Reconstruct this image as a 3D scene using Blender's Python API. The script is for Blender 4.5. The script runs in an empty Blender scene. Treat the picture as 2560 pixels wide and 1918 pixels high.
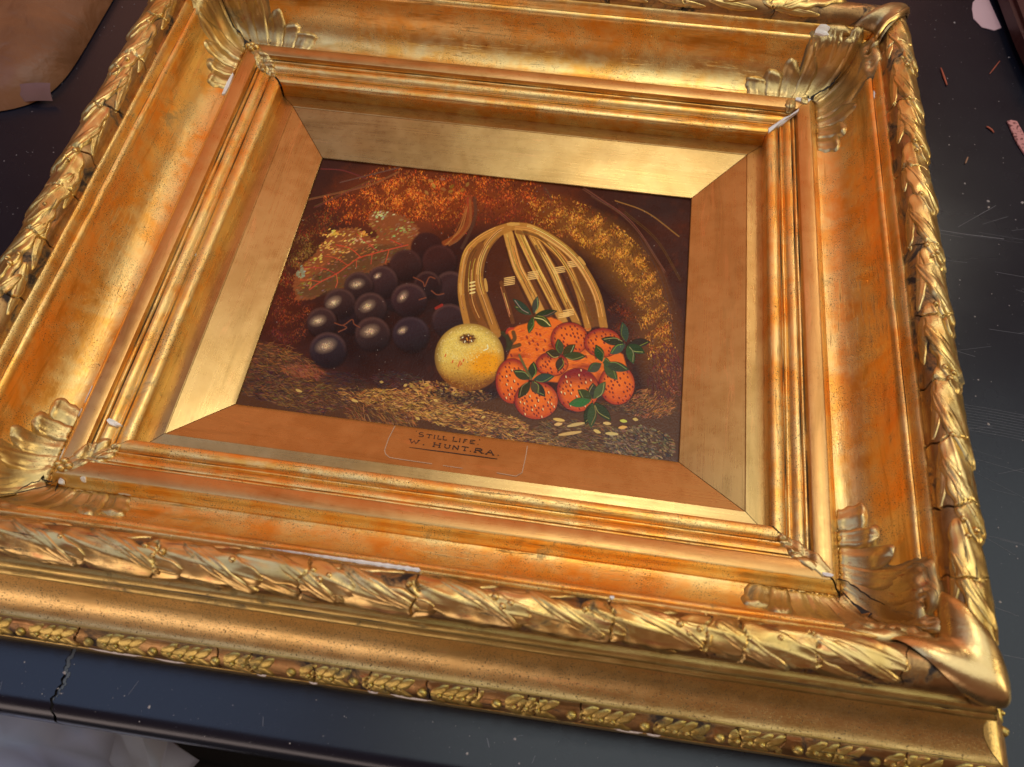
import bpy, bmesh, math, random
import numpy as np
from mathutils import Vector, Matrix
random.seed(5)
OZ = 0.776                                   # height of the frame's datum above the floor (table top at 0.75)
# ------------------------------------------------------------------ camera (solved from the frame's straight edges)
CAM_F = 2113.135662
CAM_C = np.array([0.06972761, -0.36875213, 0.48154211])
CAM_R = np.array([[0.98981451, 0.14229439, 0.00442034], [-0.12512066, 0.85470132, 0.50381591], [0.06791211, -0.49923738, 0.86379974]])
scene = bpy.context.scene
cd = bpy.data.cameras.new('camera'); cam = bpy.data.objects.new('camera', cd); scene.collection.objects.link(cam)
cd.sensor_width = 36; cd.sensor_fit = 'HORIZONTAL'; cd.lens = 36 * CAM_F / 2560
cd.clip_start = .01; cd.clip_end = 50
M3 = Matrix([list(r) for r in CAM_R]).transposed()
cam.matrix_world = Matrix.Translation((CAM_C[0], CAM_C[1], CAM_C[2] + OZ)) @ M3.to_4x4()
cd.dof.use_dof = True; cd.dof.focus_distance = 0.60; cd.dof.aperture_fstop = 9.0
scene.camera = cam
# ------------------------------------------------------------------ light: a lit ceiling panel, a side lamp, a hanging lamp, unseen glow panels added; brown dim room
world = bpy.data.worlds.new('World'); scene.world = world; world.use_nodes = True
bg = world.node_tree.nodes['Background']; bg.inputs[0].default_value = (.50, .21, .13, 1); bg.inputs[1].default_value = .24
def area(name, loc, target, sx, sy, power, col):
    l = bpy.data.lights.new(name, 'AREA'); l.shape = 'RECTANGLE'; l.size = sx; l.size_y = sy; l.energy = power; l.color = col
    o = bpy.data.objects.new(name, l); scene.collection.objects.link(o)
    o.location = (loc[0], loc[1], loc[2] + OZ); d = Vector(target) - Vector(loc); o.rotation_euler = d.to_track_quat('-Z', 'Y').to_euler()
    return o
area('ceiling_light', (.88, .12, 1.9), (.88, .12, 0), 2.3, 1.9, 15, (.80, .94, .96))
area('cool_glow_left', (-1.35, -.15, 1.9), (-1.35, -.15, 0), 1.7, 1.5, 8, (.40, .60, 1.0))
area('side_light', (1.9, -.35, .95), (0, 0, 0), 1.0, .7, 9, (1.0, .92, .62))
area('warm_wall_light', (-.5, 2.3, 1.75), (-.3, 0, .5), 3.2, 3.0, 15, (1.0, .42, .25))
area('left_fill_glow', (-1.4, -1.9, .12), (0, 0, 0), 3.2, .8, 16, (1.0, .80, .72))  # unseen fill panel added for pale pinkish light from the left
area('ceiling_tube', (.26, .50, 1.86), (.2, .3, 0), .40, .25, 2.6, (1.0, .97, .84))
area('back_lamp', (.62, .80, .88), (-.1, 0, 0), .16, .16, .8, (1.0, .93, .74))
scene.view_settings.view_transform = 'Standard'; scene.view_settings.look = 'None'; scene.view_settings.exposure = 0.36; scene.view_settings.gamma = 1
scene.render.engine = 'CYCLES'; scene.cycles.max_bounces = 8; scene.cycles.glossy_bounces = 6; scene.cycles.use_denoising = True
try: scene.cycles.sample_clamp_indirect = 6
except Exception: pass
# ------------------------------------------------------------------ the painted panel (flat picture), rastered with numpy
def paint_picture(W, H, x0, x1, y0, y1, zp):
    """An oil still life, laid in stroke by stroke on a W x H canvas (row 0 = bottom)."""
    rg = np.random.default_rng(11)
    gx = np.linspace(x0, x1, W); gy = np.linspace(y0, y1, H)
    PX, PY = np.meshgrid(gx, gy)
    q = np.stack([PX - CAM_C[0], PY - CAM_C[1], np.full_like(PX, zp - CAM_C[2])], -1) @ CAM_R.T
    X = (1280 + CAM_F * q[..., 0] / -q[..., 2]).astype(np.float32)      # image pixel coordinates through the camera; strokes are placed by these
    Y = (959 - CAM_F * q[..., 1] / -q[..., 2]).astype(np.float32)
    img = np.zeros((H, W, 3), np.float32)
    bump = np.zeros((H, W), np.float32)
    def lin(c):
        c = np.array(c, np.float32) / 255.0
        return np.where(c < 0.04045, c / 12.92, ((c + 0.055) / 1.055) ** 2.4)
    def vnoise(sx, sy, seed, octaves=3):
        out = np.zeros((H, W), np.float32); amp = 1; tot = 0
        r = np.random.default_rng(seed)
        for o in range(octaves):
            nx, ny = int(1200 / sx) + 4, int(900 / sy) + 4
            g = r.random((ny, nx)).astype(np.float32)
            u = (X - 550) / sx; v = (Y - 330) / sy
            u = np.clip(u, 0, nx - 2.001); v = np.clip(v, 0, ny - 2.001)
            iu = u.astype(int); iv = v.astype(int); fu = u - iu; fv = v - iv
            fu = fu * fu * (3 - 2 * fu); fv = fv * fv * (3 - 2 * fv)
            out += amp * ((g[iv, iu] * (1 - fu) + g[iv, iu + 1] * fu) * (1 - fv) + (g[iv + 1, iu] * (1 - fu) + g[iv + 1, iu + 1] * fu) * fv)
            tot += amp; amp *= .55; sx /= 2; sy /= 2
        return out / tot
    # inverse map for bounding boxes (plane homography fitted on the corners)
    cx = np.array([0, W - 1, W - 1, 0]); cy = np.array([0, 0, H - 1, H - 1])
    sx_, sy_ = X[cy, cx].astype(float), Y[cy, cx].astype(float)
    Am = []; bm_ = []
    for a, b, c, d in zip(sx_, sy_, cx, cy):
        Am.append([a, b, 1, 0, 0, 0, -c * a, -c * b]); bm_.append(c)
        Am.append([0, 0, 0, a, b, 1, -d * a, -d * b]); bm_.append(d)
    hh = np.append(np.linalg.solve(np.array(Am), np.array(bm_)), 1).reshape(3, 3)
    def box(xa, ya, xb, yb):
        P = hh @ np.array([[xa, xb, xb, xa], [ya, ya, yb, yb], [1, 1, 1, 1]]); P = P[:2] / P[2]
        i0, i1 = int(max(0, P[0].min() - 1)), int(min(W, P[0].max() + 2))
        j0, j1 = int(max(0, P[1].min() - 1)), int(min(H, P[1].max() + 2))
        if i0 >= i1 or j0 >= j1: return None
        return (slice(j0, j1), slice(i0, i1))
    def over(s, a, c, hgt=0.0):
        img[s] += a[..., None] * (c - img[s])
        if hgt: bump[s] = np.maximum(bump[s], a * hgt)
    def dab(xa, ya, xb, yb, w, col, al=1.0, taper=0.0, hgt=0.0, soft=.8):
        s = box(min(xa, xb) - w - 2, min(ya, yb) - w - 2, max(xa, xb) + w + 2, max(ya, yb) + w + 2)
        if s is None: return
        x, y = X[s], Y[s]; dx, dy = xb - xa, yb - ya; L2 = dx * dx + dy * dy + 1e-6
        t = np.clip(((x - xa) * dx + (y - ya) * dy) / L2, 0, 1)
        d = np.hypot(x - xa - t * dx, y - ya - t * dy)
        ww = w * (1 - taper * np.abs(2 * t - 1) ** 2) if taper < 2 else w * (1 - t)
        over(s, np.clip((ww - d) / soft + .5, 0, 1) * al, lin(col), hgt)
    def line(pts, w, col, al=1.0, hgt=0.0, soft=.8, n=None, wob=0.0):
        p = spline(pts, n or 6 * len(pts))
        if wob: p = p + rg.normal(0, wob, p.shape)
        s = box(p[:, 0].min() - w - 2, p[:, 1].min() - w - 2, p[:, 0].max() + w + 2, p[:, 1].max() + w + 2)
        if s is None: return
        x, y = X[s], Y[s]; D = np.full(x.shape, 1e9, np.float32)
        for a, b in zip(p[:-1], p[1:]):
            dx, dy = b - a; t = np.clip(((x - a[0]) * dx + (y - a[1]) * dy) / (dx * dx + dy * dy + 1e-6), 0, 1)
            D = np.minimum(D, np.hypot(x - a[0] - t * dx, y - a[1] - t * dy))
        over(s, np.clip((w - D) / soft + .5, 0, 1) * al, lin(col), hgt)
    def spline(pts, n):
        p = np.array(pts, float)
        if len(p) < 3:
            t = np.linspace(0, 1, n)[:, None]; return p[0] * (1 - t) + p[-1] * t
        q = np.vstack([2 * p[0] - p[1], p, 2 * p[-1] - p[-2]]); out = []
        k = max(2, n // (len(p) - 1))
        for i in range(1, len(q) - 2):
            for t in np.linspace(0, 1, k, endpoint=False):
                out.append(.5 * (2 * q[i] + (q[i + 1] - q[i - 1]) * t + (2 * q[i - 1] - 5 * q[i] + 4 * q[i + 1] - q[i + 2]) * t * t + (3 * q[i] - q[i - 1] - 3 * q[i + 1] + q[i + 2]) * t ** 3))
        out.append(p[-1]); return np.array(out)
    def poly(pts, col, al=1.0, soft=2.0, hgt=0.0):
        p = np.array(pts, float)
        s = box(p[:, 0].min() - 3, p[:, 1].min() - 3, p[:, 0].max() + 3, p[:, 1].max() + 3)
        x, y = X[s], Y[s]; ins = np.zeros(x.shape, bool); D = np.full(x.shape, 1e9, np.float32)
        for a, b in zip(p, np.roll(p, -1, 0)):
            c = ((a[1] > y) != (b[1] > y)); xx = (b[0] - a[0]) * (y - a[1]) / (b[1] - a[1] + 1e-9) + a[0]
            ins ^= c & (x < xx)
            dx, dy = b - a; t = np.clip(((x - a[0]) * dx + (y - a[1]) * dy) / (dx * dx + dy * dy + 1e-6), 0, 1)
            D = np.minimum(D, np.hypot(x - a[0] - t * dx, y - a[1] - t * dy))
        D = np.where(ins, D, -D)
        over(s, np.clip(D / soft + .5, 0, 1) * al, lin(col), hgt)
    def ellipse(cx, cy, rx, ry, fn, soft=2.0, rot=0.0):
        R_ = max(rx, ry) + 4; s = box(cx - R_, cy - R_, cx + R_, cy + R_)
        if s is None: return
        x, y = X[s] - cx, Y[s] - cy; c_, s_ = math.cos(rot), math.sin(rot)
        u = (x * c_ + y * s_) / rx; v = (-x * s_ + y * c_) / ry; r = np.hypot(u, v)
        a = np.clip((1 - r) * min(rx, ry) / soft + .5, 0, 1)
        col, al = fn(u, v, r)
        over(s, a * al, col)
    def mix(a, b, t): return a + np.clip(t, 0, 1)[..., None] * (b - a)
    A1 = lambda x, y: (560 + x * .2803, 360 + y * .2803)  # positions in zoomed image crops, turned into image pixels
    A2 = lambda x, y: (1120 + x * .2897, 400 + y * .2897)
    A3 = lambda x, y: (560 + x * .2803, 760 + y * .2803)
    A4 = lambda x, y: (1060 + x * .3018, 760 + y * .3018)
    def jit(c, j): return tuple(np.clip(np.array(c) + rg.normal(0, j, 3) + rg.normal(0, j), 0, 255))
    # ground layer
    n1 = vnoise(160, 120, 1); n2 = vnoise(18, 18, 2)
    img[:] = mix(mix(lin((50, 26, 24)), lin((74, 40, 32)), n1 * 1.4 - .3), lin((90, 44, 28)), (n2 - .62) * 2.2)
    # warm glazes
    def glaze(cx, cy, rx, ry, col, al, rot=0.0):
        ellipse(cx, cy, rx, ry, lambda u, v, r: (lin(col), np.clip(1 - r, 0, 1) ** .8 * al), 1, rot)
    glaze(1040, 500, 240, 110, (134, 66, 28), .9); glaze(1250, 510, 240, 90, (128, 64, 26), .85); glaze(1440, 570, 150, 70, (132, 84, 34), .8, .5)
    glaze(1560, 660, 170, 80, (136, 92, 38), .85, .9); glaze(1650, 860, 75, 220, (124, 82, 38), .8, -.2)
    glaze(760, 620, 120, 110, (84, 44, 26), .7); glaze(700, 760, 90, 120, (96, 42, 24), .6)
    glaze(1200, 640, 150, 130, (48, 20, 20), .8); glaze(1450, 760, 110, 160, (46, 22, 26), .85, -.3)
    glaze(760, 420, 120, 60, (52, 32, 34), .8); glaze(1660, 520, 90, 50, (48, 34, 36), .7)
    # scumbled rusty hedge: thousands of small dabs
    pal_o = [(218, 132, 54), (200, 98, 34), (150, 66, 26), (210, 140, 66), (116, 50, 24), (84, 36, 20)]
    pal_g = [(186, 132, 52), (156, 102, 38), (208, 156, 74), (116, 70, 28), (76, 42, 22)]
    pal_r = [(128, 50, 26), (104, 34, 20), (150, 78, 36), (84, 30, 22)]
    pal_b = [(124, 96, 50), (96, 68, 36), (140, 110, 60), (70, 44, 26)]
    def hedge(cx, cy, rx, ry, n, pal, rot=0.0, ang=1.5, L=5.2, w=1.15, al=.7):
        for _ in range(int(n * 3.6)):
            r = math.sqrt(rg.random()) * 1.12; t = rg.random() * 6.283
            u, v = rx * r * math.cos(t), ry * r * math.sin(t)
            x = cx + u * math.cos(rot) - v * math.sin(rot); y = cy + u * math.sin(rot) + v * math.cos(rot)
            cl = math.sin(x * .11 + 1.3 * math.sin(y * .07)) + math.sin(y * .13 + 1.7 * math.sin(x * .05)) + math.sin((x + y) * .31) * .6
            if cl < rg.normal(-.8, .6) or rg.random() < (r - .6) * 1.2: continue
            a = ang + rg.normal(0, .6); l = L * rg.uniform(.4, 1.3)
            dab(x, y, x + l * math.cos(a), y + l * math.sin(a), w * rg.uniform(.5, 1.2), jit(tuple(np.array(pal[int(rg.random() * len(pal))]) * (.95 + .13 * cl)), 8), al * rg.uniform(.5, 1), .6, .5)
    hedge(1035, 495, 128, 50, 1500, pal_o, .08); hedge(1010, 455, 100, 40, 450, pal_o[1:], 0)
    hedge(1230, 470, 130, 40, 900, pal_r + pal_o[:3], .12); hedge(1230, 520, 110, 32, 500, pal_r, .1)
    hedge(1130, 545, 60, 40, 220, pal_r); hedge(880, 520, 70, 36, 420, pal_r + pal_o[:2], .3)
    hedge(1420, 545, 110, 45, 900, pal_r + pal_g[:3], .35); hedge(1500, 590, 110, 42, 1000, pal_g, .55)
    hedge(1580, 660, 95, 42, 800, pal_g, .9); hedge(1625, 760, 110, 40, 850, pal_g, 1.25)
    hedge(1655, 870, 95, 34, 650, pal_g + pal_r, 1.45); hedge(1560, 800, 60, 30, 250, [(110, 54, 26), (90, 40, 24)], 1.2)
    hedge(1690, 960, 80, 20, 220, [(120, 60, 50), (90, 46, 44), (150, 96, 60)], 1.5)
    hedge(760, 640, 60, 50, 620, pal_b, .4); hedge(800, 560, 60, 30, 300, pal_r + pal_b[:2], -.4)
    hedge(735, 700, 34, 44, 260, pal_r + pal_b[:1]); hedge(730, 790, 50, 60, 380, [(116, 54, 30), (136, 72, 38), (84, 38, 26)])
    hedge(700, 850, 40, 30, 200, [(96, 44, 34), (76, 38, 34)])
    # thin grasses in the corners
    for pts, c in [([(770, 500), (850, 482), (930, 462), (1000, 430)], (132, 98, 66)), ([(790, 520), (860, 486), (940, 450)], (104, 74, 58)),
                   ([(806, 420), (860, 424), (920, 445)], (110, 52, 44)), ([(850, 455), (940, 432), (1010, 415)], (92, 70, 62)),
                   ([(1455, 470), (1500, 500), (1580, 560), (1660, 680)], (120, 88, 62)), ([(1480, 490), (1560, 540), (1640, 640), (1690, 760)], (84, 58, 46)),
                   ([(1540, 500), (1620, 530), (1700, 590)], (150, 116, 70)), ([(1560, 530), (1640, 600), (1700, 700)], (104, 72, 48)),
                   ([(1600, 600), (1660, 720), (1690, 860)], (76, 56, 48)), ([(1360, 470), (1380, 500)], (80, 60, 50))]:
        for k in range(3):
            o = rg.normal(0, 3, 2); line([(a + o[0], b + o[1] + k) for a, b in pts], .9, jit(c, 8), .6)
    for x, y, a in [(1070, 450, .3), (1082, 458, 1.2), (1098, 447, .1), (1102, 470, .4), (1062, 476, .9), (1120, 480, -.3), (1135, 462, 2.5), (1118, 496, .2), (1160, 470, 2.3), (1172, 455, 2.1)]:
        dab(x, y, x + 14 * math.cos(a), y + 14 * math.sin(a), 4, jit((146, 112, 54), 10), .75, .9, .7)
    # ground of moss and straw
    pal_s = [(176, 134, 76), (150, 106, 58), (196, 156, 90), (120, 80, 46), (84, 54, 40), (64, 42, 38)]
    pal_d = [(92, 64, 48), (66, 46, 42), (110, 80, 50), (50, 36, 40)]
    poly([A3(300, 330), A3(700, 480), A3(900, 600), (900, 960), (1060, 990), (1700, 1010), (1720, 1180), (1000, 1110), (560, 1040), (600, 950)], (88, 60, 40), .85, 16)
    def straw(cx, cy, rx, ry, n, pal, ang, L=15, w=.95, rot=.13, sp=.4):
        for _ in range(int(n * 1.7)):
            r = math.sqrt(rg.random()); t = rg.random() * 6.283; u, v = rx * r * math.cos(t), ry * r * math.sin(t)
            x = cx + u * math.cos(rot) - v * math.sin(rot); y = cy + u * math.sin(rot) + v * math.cos(rot)
            a = ang + rg.normal(0, sp); l = L * rg.uniform(.4, 1.3)
            dab(x - l / 2 * math.cos(a), y - l / 2 * math.sin(a), x + l / 2 * math.cos(a), y + l / 2 * math.sin(a), w * rg.uniform(.5, 1.3), jit(pal[int(rg.random() * len(pal))], 8), rg.uniform(.45, .95), .5, .7)
    straw(690, 880, 60, 22, 160, [(140, 98, 54), (110, 74, 44), (76, 50, 38)], .1); straw(710, 915, 90, 34, 420, [(140, 98, 56), (110, 72, 44), (84, 54, 40), (64, 42, 36)], .35)
    straw(760, 930, 60, 16, 180, [(140, 88, 62), (110, 68, 54)], .5); straw(660, 960, 70, 40, 380, pal_d + pal_s[3:], .2)
    straw(760, 990, 110, 40, 500, pal_d + [(120, 88, 60), (134, 100, 52)], .15); straw(900, 990, 60, 20, 180, pal_d + pal_s[1:3], .2)
    straw(860, 950, 60, 20, 160, [(84, 54, 46), (60, 42, 48)], .15); straw(1000, 955, 70, 26, 220, [(60, 44, 48), (84, 60, 54)], .1)
    straw(1040, 1010, 150, 32, 1300, pal_s, .12); straw(1180, 1050, 140, 28, 1100, pal_s, .1); straw(950, 1040, 90, 30, 260, [(146, 104, 62), (112, 76, 46), (80, 54, 40)], .6, 20)
    straw(1120, 980, 110, 22, 420, pal_s, .2, 9, 1.8); straw(1300, 1095, 120, 22, 650, pal_s + pal_d[:2], .15)
    straw(1450, 1090, 120, 40, 500, [(104, 80, 56), (136, 108, 74), (66, 50, 44)], .2); straw(1600, 1110, 90, 46, 560, [(116, 98, 74), (84, 72, 60), (146, 124, 90), (50, 42, 44)], .5, 9, 1.6)
    straw(1620, 1010, 70, 36, 480, [(150, 100, 58), (120, 76, 48), (90, 56, 40), (170, 122, 72)], -.5, 9); straw(1560, 1020, 60, 14, 120, pal_d, .1)
    straw(1660, 930, 40, 70, 240, [(96, 44, 42), (76, 38, 40)], 1.2)
    for x, y in [(1100, 975), (1130, 985), (1085, 1000), (950, 955), (880, 1000), (740, 975), (1010, 965), (1160, 1010), (1040, 1045), (1205, 1045)]:
        dab(x, y, x + rg.uniform(6, 14), y + rg.uniform(-4, 5), 3.4, (196, 170, 104), .8, .5, 1)
    for xa, ya, xb, yb in [(1385, 1048, 1410, 1052), (1388, 1062, 1404, 1060), (1420, 1066, 1460, 1058), (1398, 1088, 1452, 1080), (1510, 1058, 1526, 1060), (1552, 1052, 1566, 1054), (1548, 1070, 1566, 1068), (1486, 1076, 1500, 1082), (1516, 1084, 1544, 1086), (1584, 1048, 1594, 1050)]:
        dab(xa, ya, xb, yb, 4.2, jit((206, 186, 120), 8), .85, .5, 1)
    # vine leaf
    leaf = [A1(640, 1150), A1(720, 1060), A1(800, 1000), A1(880, 900), A1(960, 790), A1(1060, 760), A1(1190, 760), A1(1270, 830), A1(1340, 850), A1(1360, 800), A1(1290, 740), A1(1280, 650), A1(1340, 600), A1(1480, 610), A1(1620, 660), A1(1720, 740), A1(1730, 850), A1(1680, 960), A1(1560, 990), A1(1450, 1060), A1(1300, 1130), A1(1180, 1220), A1(1060, 1290), A1(920, 1300), A1(800, 1380), A1(660, 1390), A1(620, 1280)]
    jag = []
    lc = np.mean(np.array(leaf), 0)
    for a, b in zip(leaf, leaf[1:] + leaf[:1]):
        a, b = np.array(a), np.array(b); m = max(1, int(np.linalg.norm(b - a) / 9))
        for k in range(m):
            q = a + (b - a) * k / m; jag.append(tuple(q)); q2 = a + (b - a) * (k + .55) / m; o = q2 - lc; jag.append(tuple(q2 + o / (np.linalg.norm(o) + 1e-6) * rg.uniform(3, 8)))
    poly(jag, (132, 80, 48), .95, 3)
    poly([A1(1000, 1000), A1(1300, 900), A1(1640, 900), A1(1560, 990), A1(1300, 1130), A1(1060, 1290), A1(760, 1380), A1(640, 1330)], (84, 66, 44), .7, 10)
    def in_leaf(x, y):
        c = False
        for (xa, ya), (xb, yb) in zip(leaf, leaf[1:] + leaf[:1]):
            if (ya > y) != (yb > y) and x < (xb - xa) * (y - ya) / (yb - ya) + xa: c = not c
        return c
    for _ in range(900):
        x, y = rg.uniform(730, 1050), rg.uniform(525, 755)
        if not in_leaf(x, y): continue
        up = y < 655 - (x - 880) * .35
        c = (164, 112, 62) if up and x < 930 else (140, 112, 68) if up else (108, 88, 60)
        dab(x, y, x + rg.uniform(4, 10), y - rg.uniform(0, 6), rg.uniform(1, 2.2), jit(c, 14), .6, .6, .5)
    for base, n, sx, sy, c in [(A1(960, 800), 26, 70, 20, (200, 172, 92)), (A1(1130, 870), 22, 90, 26, (190, 166, 110)), (A1(900, 920), 20, 60, 30, (196, 160, 84)), (A1(1400, 640), 22, 60, 30, (170, 172, 128)), (A1(1580, 760), 18, 50, 44, (150, 140, 96)), (A1(1010, 960), 18, 60, 24, (180, 140, 80)), (A1(1240, 800), 14, 40, 20, (190, 150, 70)), (A1(850, 1020), 12, 40, 20, (190, 156, 90)), (A1(730, 1250), 14, 40, 24, (150, 120, 60)), (A1(680, 1160), 8, 24, 34, (150, 156, 128))]:
        for _ in range(n):
            x = base[0] + rg.normal(0, sx * .28 * .7); y = base[1] + rg.normal(0, sy * .28 * .8)
            a = -.45 + rg.normal(0, .25); dab(x, y, x + 7 * math.cos(a), y + 7 * math.sin(a), 1.9, jit(c, 12), .85, .7, 1)
    for x, y in [(655, 1170), (690, 1140), (700, 1180)]:
        p = A1(x, y); dab(p[0], p[1], p[0] + 2, p[1] - 8, 5, (128, 138, 116), .8, .3, .8)
    red = (176, 74, 52)
    line([A1(1640, 900), A1(1440, 950), A1(1220, 1010), A1(1110, 1080), A1(1000, 1160), A1(860, 1230), A1(760, 1300)], 1.6, red, .85, .8)
    for pts in [[(1360, 950), (1250, 860), (1180, 800)], [(1220, 1010), (1120, 930), (1000, 900)], [(1100, 1080), (1000, 1020), (900, 1000)], [(1000, 1160), (880, 1110), (720, 1100)], [(860, 1230), (760, 1215), (680, 1215)], [(1580, 900), (1480, 850)], [(1000, 1160), (1010, 1230), (995, 1280)], [(1320, 980), (1310, 1070)], [(1470, 950), (1440, 1060)], [(1180, 1040), (1180, 1100)]]:
        line([A1(*p) for p in pts], 1.3, jit(red, 8), .75, .7)
    # vine stem
    line([A1(2180, 480), A1(2190, 600), A1(2170, 720), A1(2080, 820), A1(1960, 890)], 7, (132, 70, 36), .95, .6, 3)
    line([A1(2190, 500), A1(2200, 640), A1(2180, 740), A1(2090, 850), A1(2010, 900)], 3, (140, 88, 48), .8, .8, 2)
    line([A1(2175, 480), A1(2172, 600)], 2.4, (150, 60, 38), .8, .6)
    line([A2(230, 330), A2(235, 480), A2(180, 640), A2(120, 760)], 4, (84, 60, 48), .7, 0, 3)
    for k in range(14):
        t = rg.random(); line([A1(2180 - t * 30, 560 + rg.normal(0, 30)), A1(2130 - 60 * t, 760), A1(1960 + 60 * t, 900 - 10 * t)], .8, (160, 108, 60), .4, .8)
    # grapes
    for gx_, gy_, ra in [(840, 840, 110), (950, 800, 150), (1060, 740, 130), (1040, 880, 110), (900, 900, 110)]: glaze(gx_, gy_, ra, ra * .8, (30, 18, 22), .75)
    def grape(cx, cy, r, hl=None, hs=1.0, base=(64, 46, 48), rim=(104, 76, 72), dark=(26, 18, 24), al=.97, ry=None):
        def fn(u, v, rr):
            c = mix(lin(base) + 0 * rr[..., None], lin(dark), (v * .7 + u * .25 + .25))
            c = mix(c, lin(rim), np.clip((rr - .78) * 4, 0, 1) * np.clip(.2 - v, 0, 1) * .8)
            return c, np.full_like(rr, al)
        ellipse(cx + 2, cy + 3, r + 4, (ry or r) + 4, lambda u, v, rr: (lin((22, 14, 18)), np.clip((1 - rr) * 6, 0, .6)), 3)
        ellipse(cx, cy, r * rg.uniform(.95, 1.05), (ry or r) * rg.uniform(.94, 1.04), fn, 6)
        if hl:
            hx, hy = hl; hx += rg.normal(0, 2); hy += rg.normal(0, 2); rot_ = rg.uniform(-1.0, .1)
            ellipse(hx, hy, 25 * hs, 16 * hs, lambda u, v, rr: (lin((170, 148, 128)), np.clip(1 - rr, 0, 1) * rg.uniform(.6, .9)), 1, rot_)
            for _ in range(int(70 * hs)):
                q1, q2 = rg.normal(0, 8 * hs), rg.normal(0, 3.6 * hs); x = hx + q1 * math.cos(rot_) - q2 * math.sin(rot_); y = hy + q1 * math.sin(rot_) + q2 * math.cos(rot_)
                d = math.hypot((x - hx) / 12, (y - hy) / 9) / hs
                a = rg.uniform(0, 3.1); dab(x, y, x + 3 * math.cos(a), y + 3 * math.sin(a), .8, jit((206, 182, 150), 12), max(0, .6 - d * .4), .4, 1)
    br = (64, 36, 36)
    grape(1066, 620, 38, base=(58, 30, 30), rim=(66, 36, 36)); grape(1098, 655, 43, base=br, rim=(84, 50, 48)); grape(1126, 722, 43, base=(60, 40, 44)); grape(1014, 662, 39, base=(64, 40, 40), rim=(88, 56, 54))
    grape(1123, 802, 43, base=(58, 40, 46)); grape(1068, 712, 34, base=(50, 30, 34)); grape(985, 745, 30, base=(44, 28, 34)); grape(880, 800, 34, base=(40, 28, 36))
    grape(955, 705, 40, (942, 690), .55, base=(66, 46, 50)); grape(896, 716, 36, (892, 708), .95); grape(1022, 750, 43, (1011, 742), .85, base=(62, 42, 48))
    grape(849, 758, 38, (838, 751), 1.0); grape(926, 772, 41, (916, 767), 1.0); grape(804, 806, 38, (796, 802), 1.0)
    grape(1027, 836, 45, (1008, 825), .7, base=(54, 42, 52), rim=(80, 64, 72)); grape(931, 836, 45, (924, 829), 1.15, ry=41); grape(820, 876, 46, (812, 864), 1.3, base=(52, 42, 52), ry=43)
    for pts in [[A3(985, 170), A3(1060, 190), A3(1140, 140), A3(1160, 180), A3(1210, 210)], [A3(1060, 190), A3(1090, 215), A3(1020, 250)], [A1(1690, 1190), A1(1770, 1230), A1(1790, 1270), A1(1830, 1190), A1(1880, 1200)], [A1(1850, 1310), A1(1900, 1345), A1(1960, 1335)], [A1(1740, 1390), A1(1800, 1370)]]:
        line(pts, 2.2, (96, 54, 42), .7, .8); line(pts, .8, (150, 92, 60), .5, 1)
    p = A1(1915, 1455); dab(p[0] - 7, p[1] + 3, p[0] + 8, p[1] - 5, 3.5, (150, 50, 40), .8)
    # basket
    def band(pts, w, col, n=7, al=.9):
        line(pts, w, col, al, .4, 2.5)
        p = spline([q for q in pts], 8 * len(pts)); d = np.gradient(p, axis=0); nrm = np.stack([-d[:, 1], d[:, 0]], 1); nrm /= np.linalg.norm(nrm, axis=1)[:, None] + 1e-6
        for k in range(n):
            o = rg.uniform(-.85, .85) * w; i0 = int(rg.uniform(0, .5) * len(p)); i1 = int(rg.uniform(.55, 1) * len(p))
            line((p + nrm * o)[i0:i1:3], .9, jit((216, 178, 104) if k % 3 else (96, 60, 30), 12), .65, .8)
    hole = [A2(330, 1250), A2(300, 900), A2(420, 680), A2(600, 600), A2(800, 700), A2(1000, 860), A2(1180, 1150), A2(1290, 1440), A2(430, 1480)]
    poly(hole, (78, 42, 28), .9, 6)
    glaze(*A2(800, 1040), 100, 140, (120, 76, 38), .6)
    poly([A2(175, 1450), A2(115, 1180), A2(120, 980), A2(160, 800), A2(260, 690), A2(400, 610), A2(540, 565), A2(430, 640), A2(330, 760), A2(275, 900), A2(270, 1060), A2(330, 1250), A2(420, 1500)], (112, 74, 38), .9, 4)
    poly([A2(600, 610), A2(860, 680), A2(1040, 820), A2(1180, 990), A2(1290, 1190), A2(1345, 1440), A2(1250, 1440), A2(1130, 1130), A2(1010, 910), A2(900, 770), A2(760, 670)], (118, 78, 40), .85, 5)
    poly([A2(560, 780), A2(700, 760), A2(830, 900), A2(1200, 1440), A2(760, 1440)], (112, 72, 38), .3, 14)
    tan = (172, 126, 62)
    band([A2(460, 1060), A2(500, 1200), A2(560, 1400)], 5, (112, 72, 40), 5, .8)
    band([A2(520, 640), A2(590, 900), A2(680, 1080), A2(800, 1320)], 12, (190, 146, 78), 14)
    band([A2(610, 620), A2(740, 900), A2(860, 1130), A2(1000, 1400)], 10, (180, 136, 70), 14)
    band([A2(720, 640), A2(900, 950), A2(1000, 1180), A2(1120, 1420)], 10, (168, 124, 62), 14)
    band([A2(840, 700), A2(1010, 880), A2(1120, 1120), A2(1210, 1450)], 8, tan, 10)
    for pts in [[(500, 760), (560, 960), (640, 1130), (740, 1330)], [(620, 760), (720, 960), (830, 1180), (930, 1380)], [(760, 740), (850, 940), (950, 1160), (1060, 1400)], [(860, 790), (980, 980), (1080, 1200), (1160, 1430)], [(330, 900), (320, 1060), (380, 1280)]]:
        line([A2(*q) for q in pts], 2.6, (60, 34, 26), .7, 0, 3)
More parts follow.
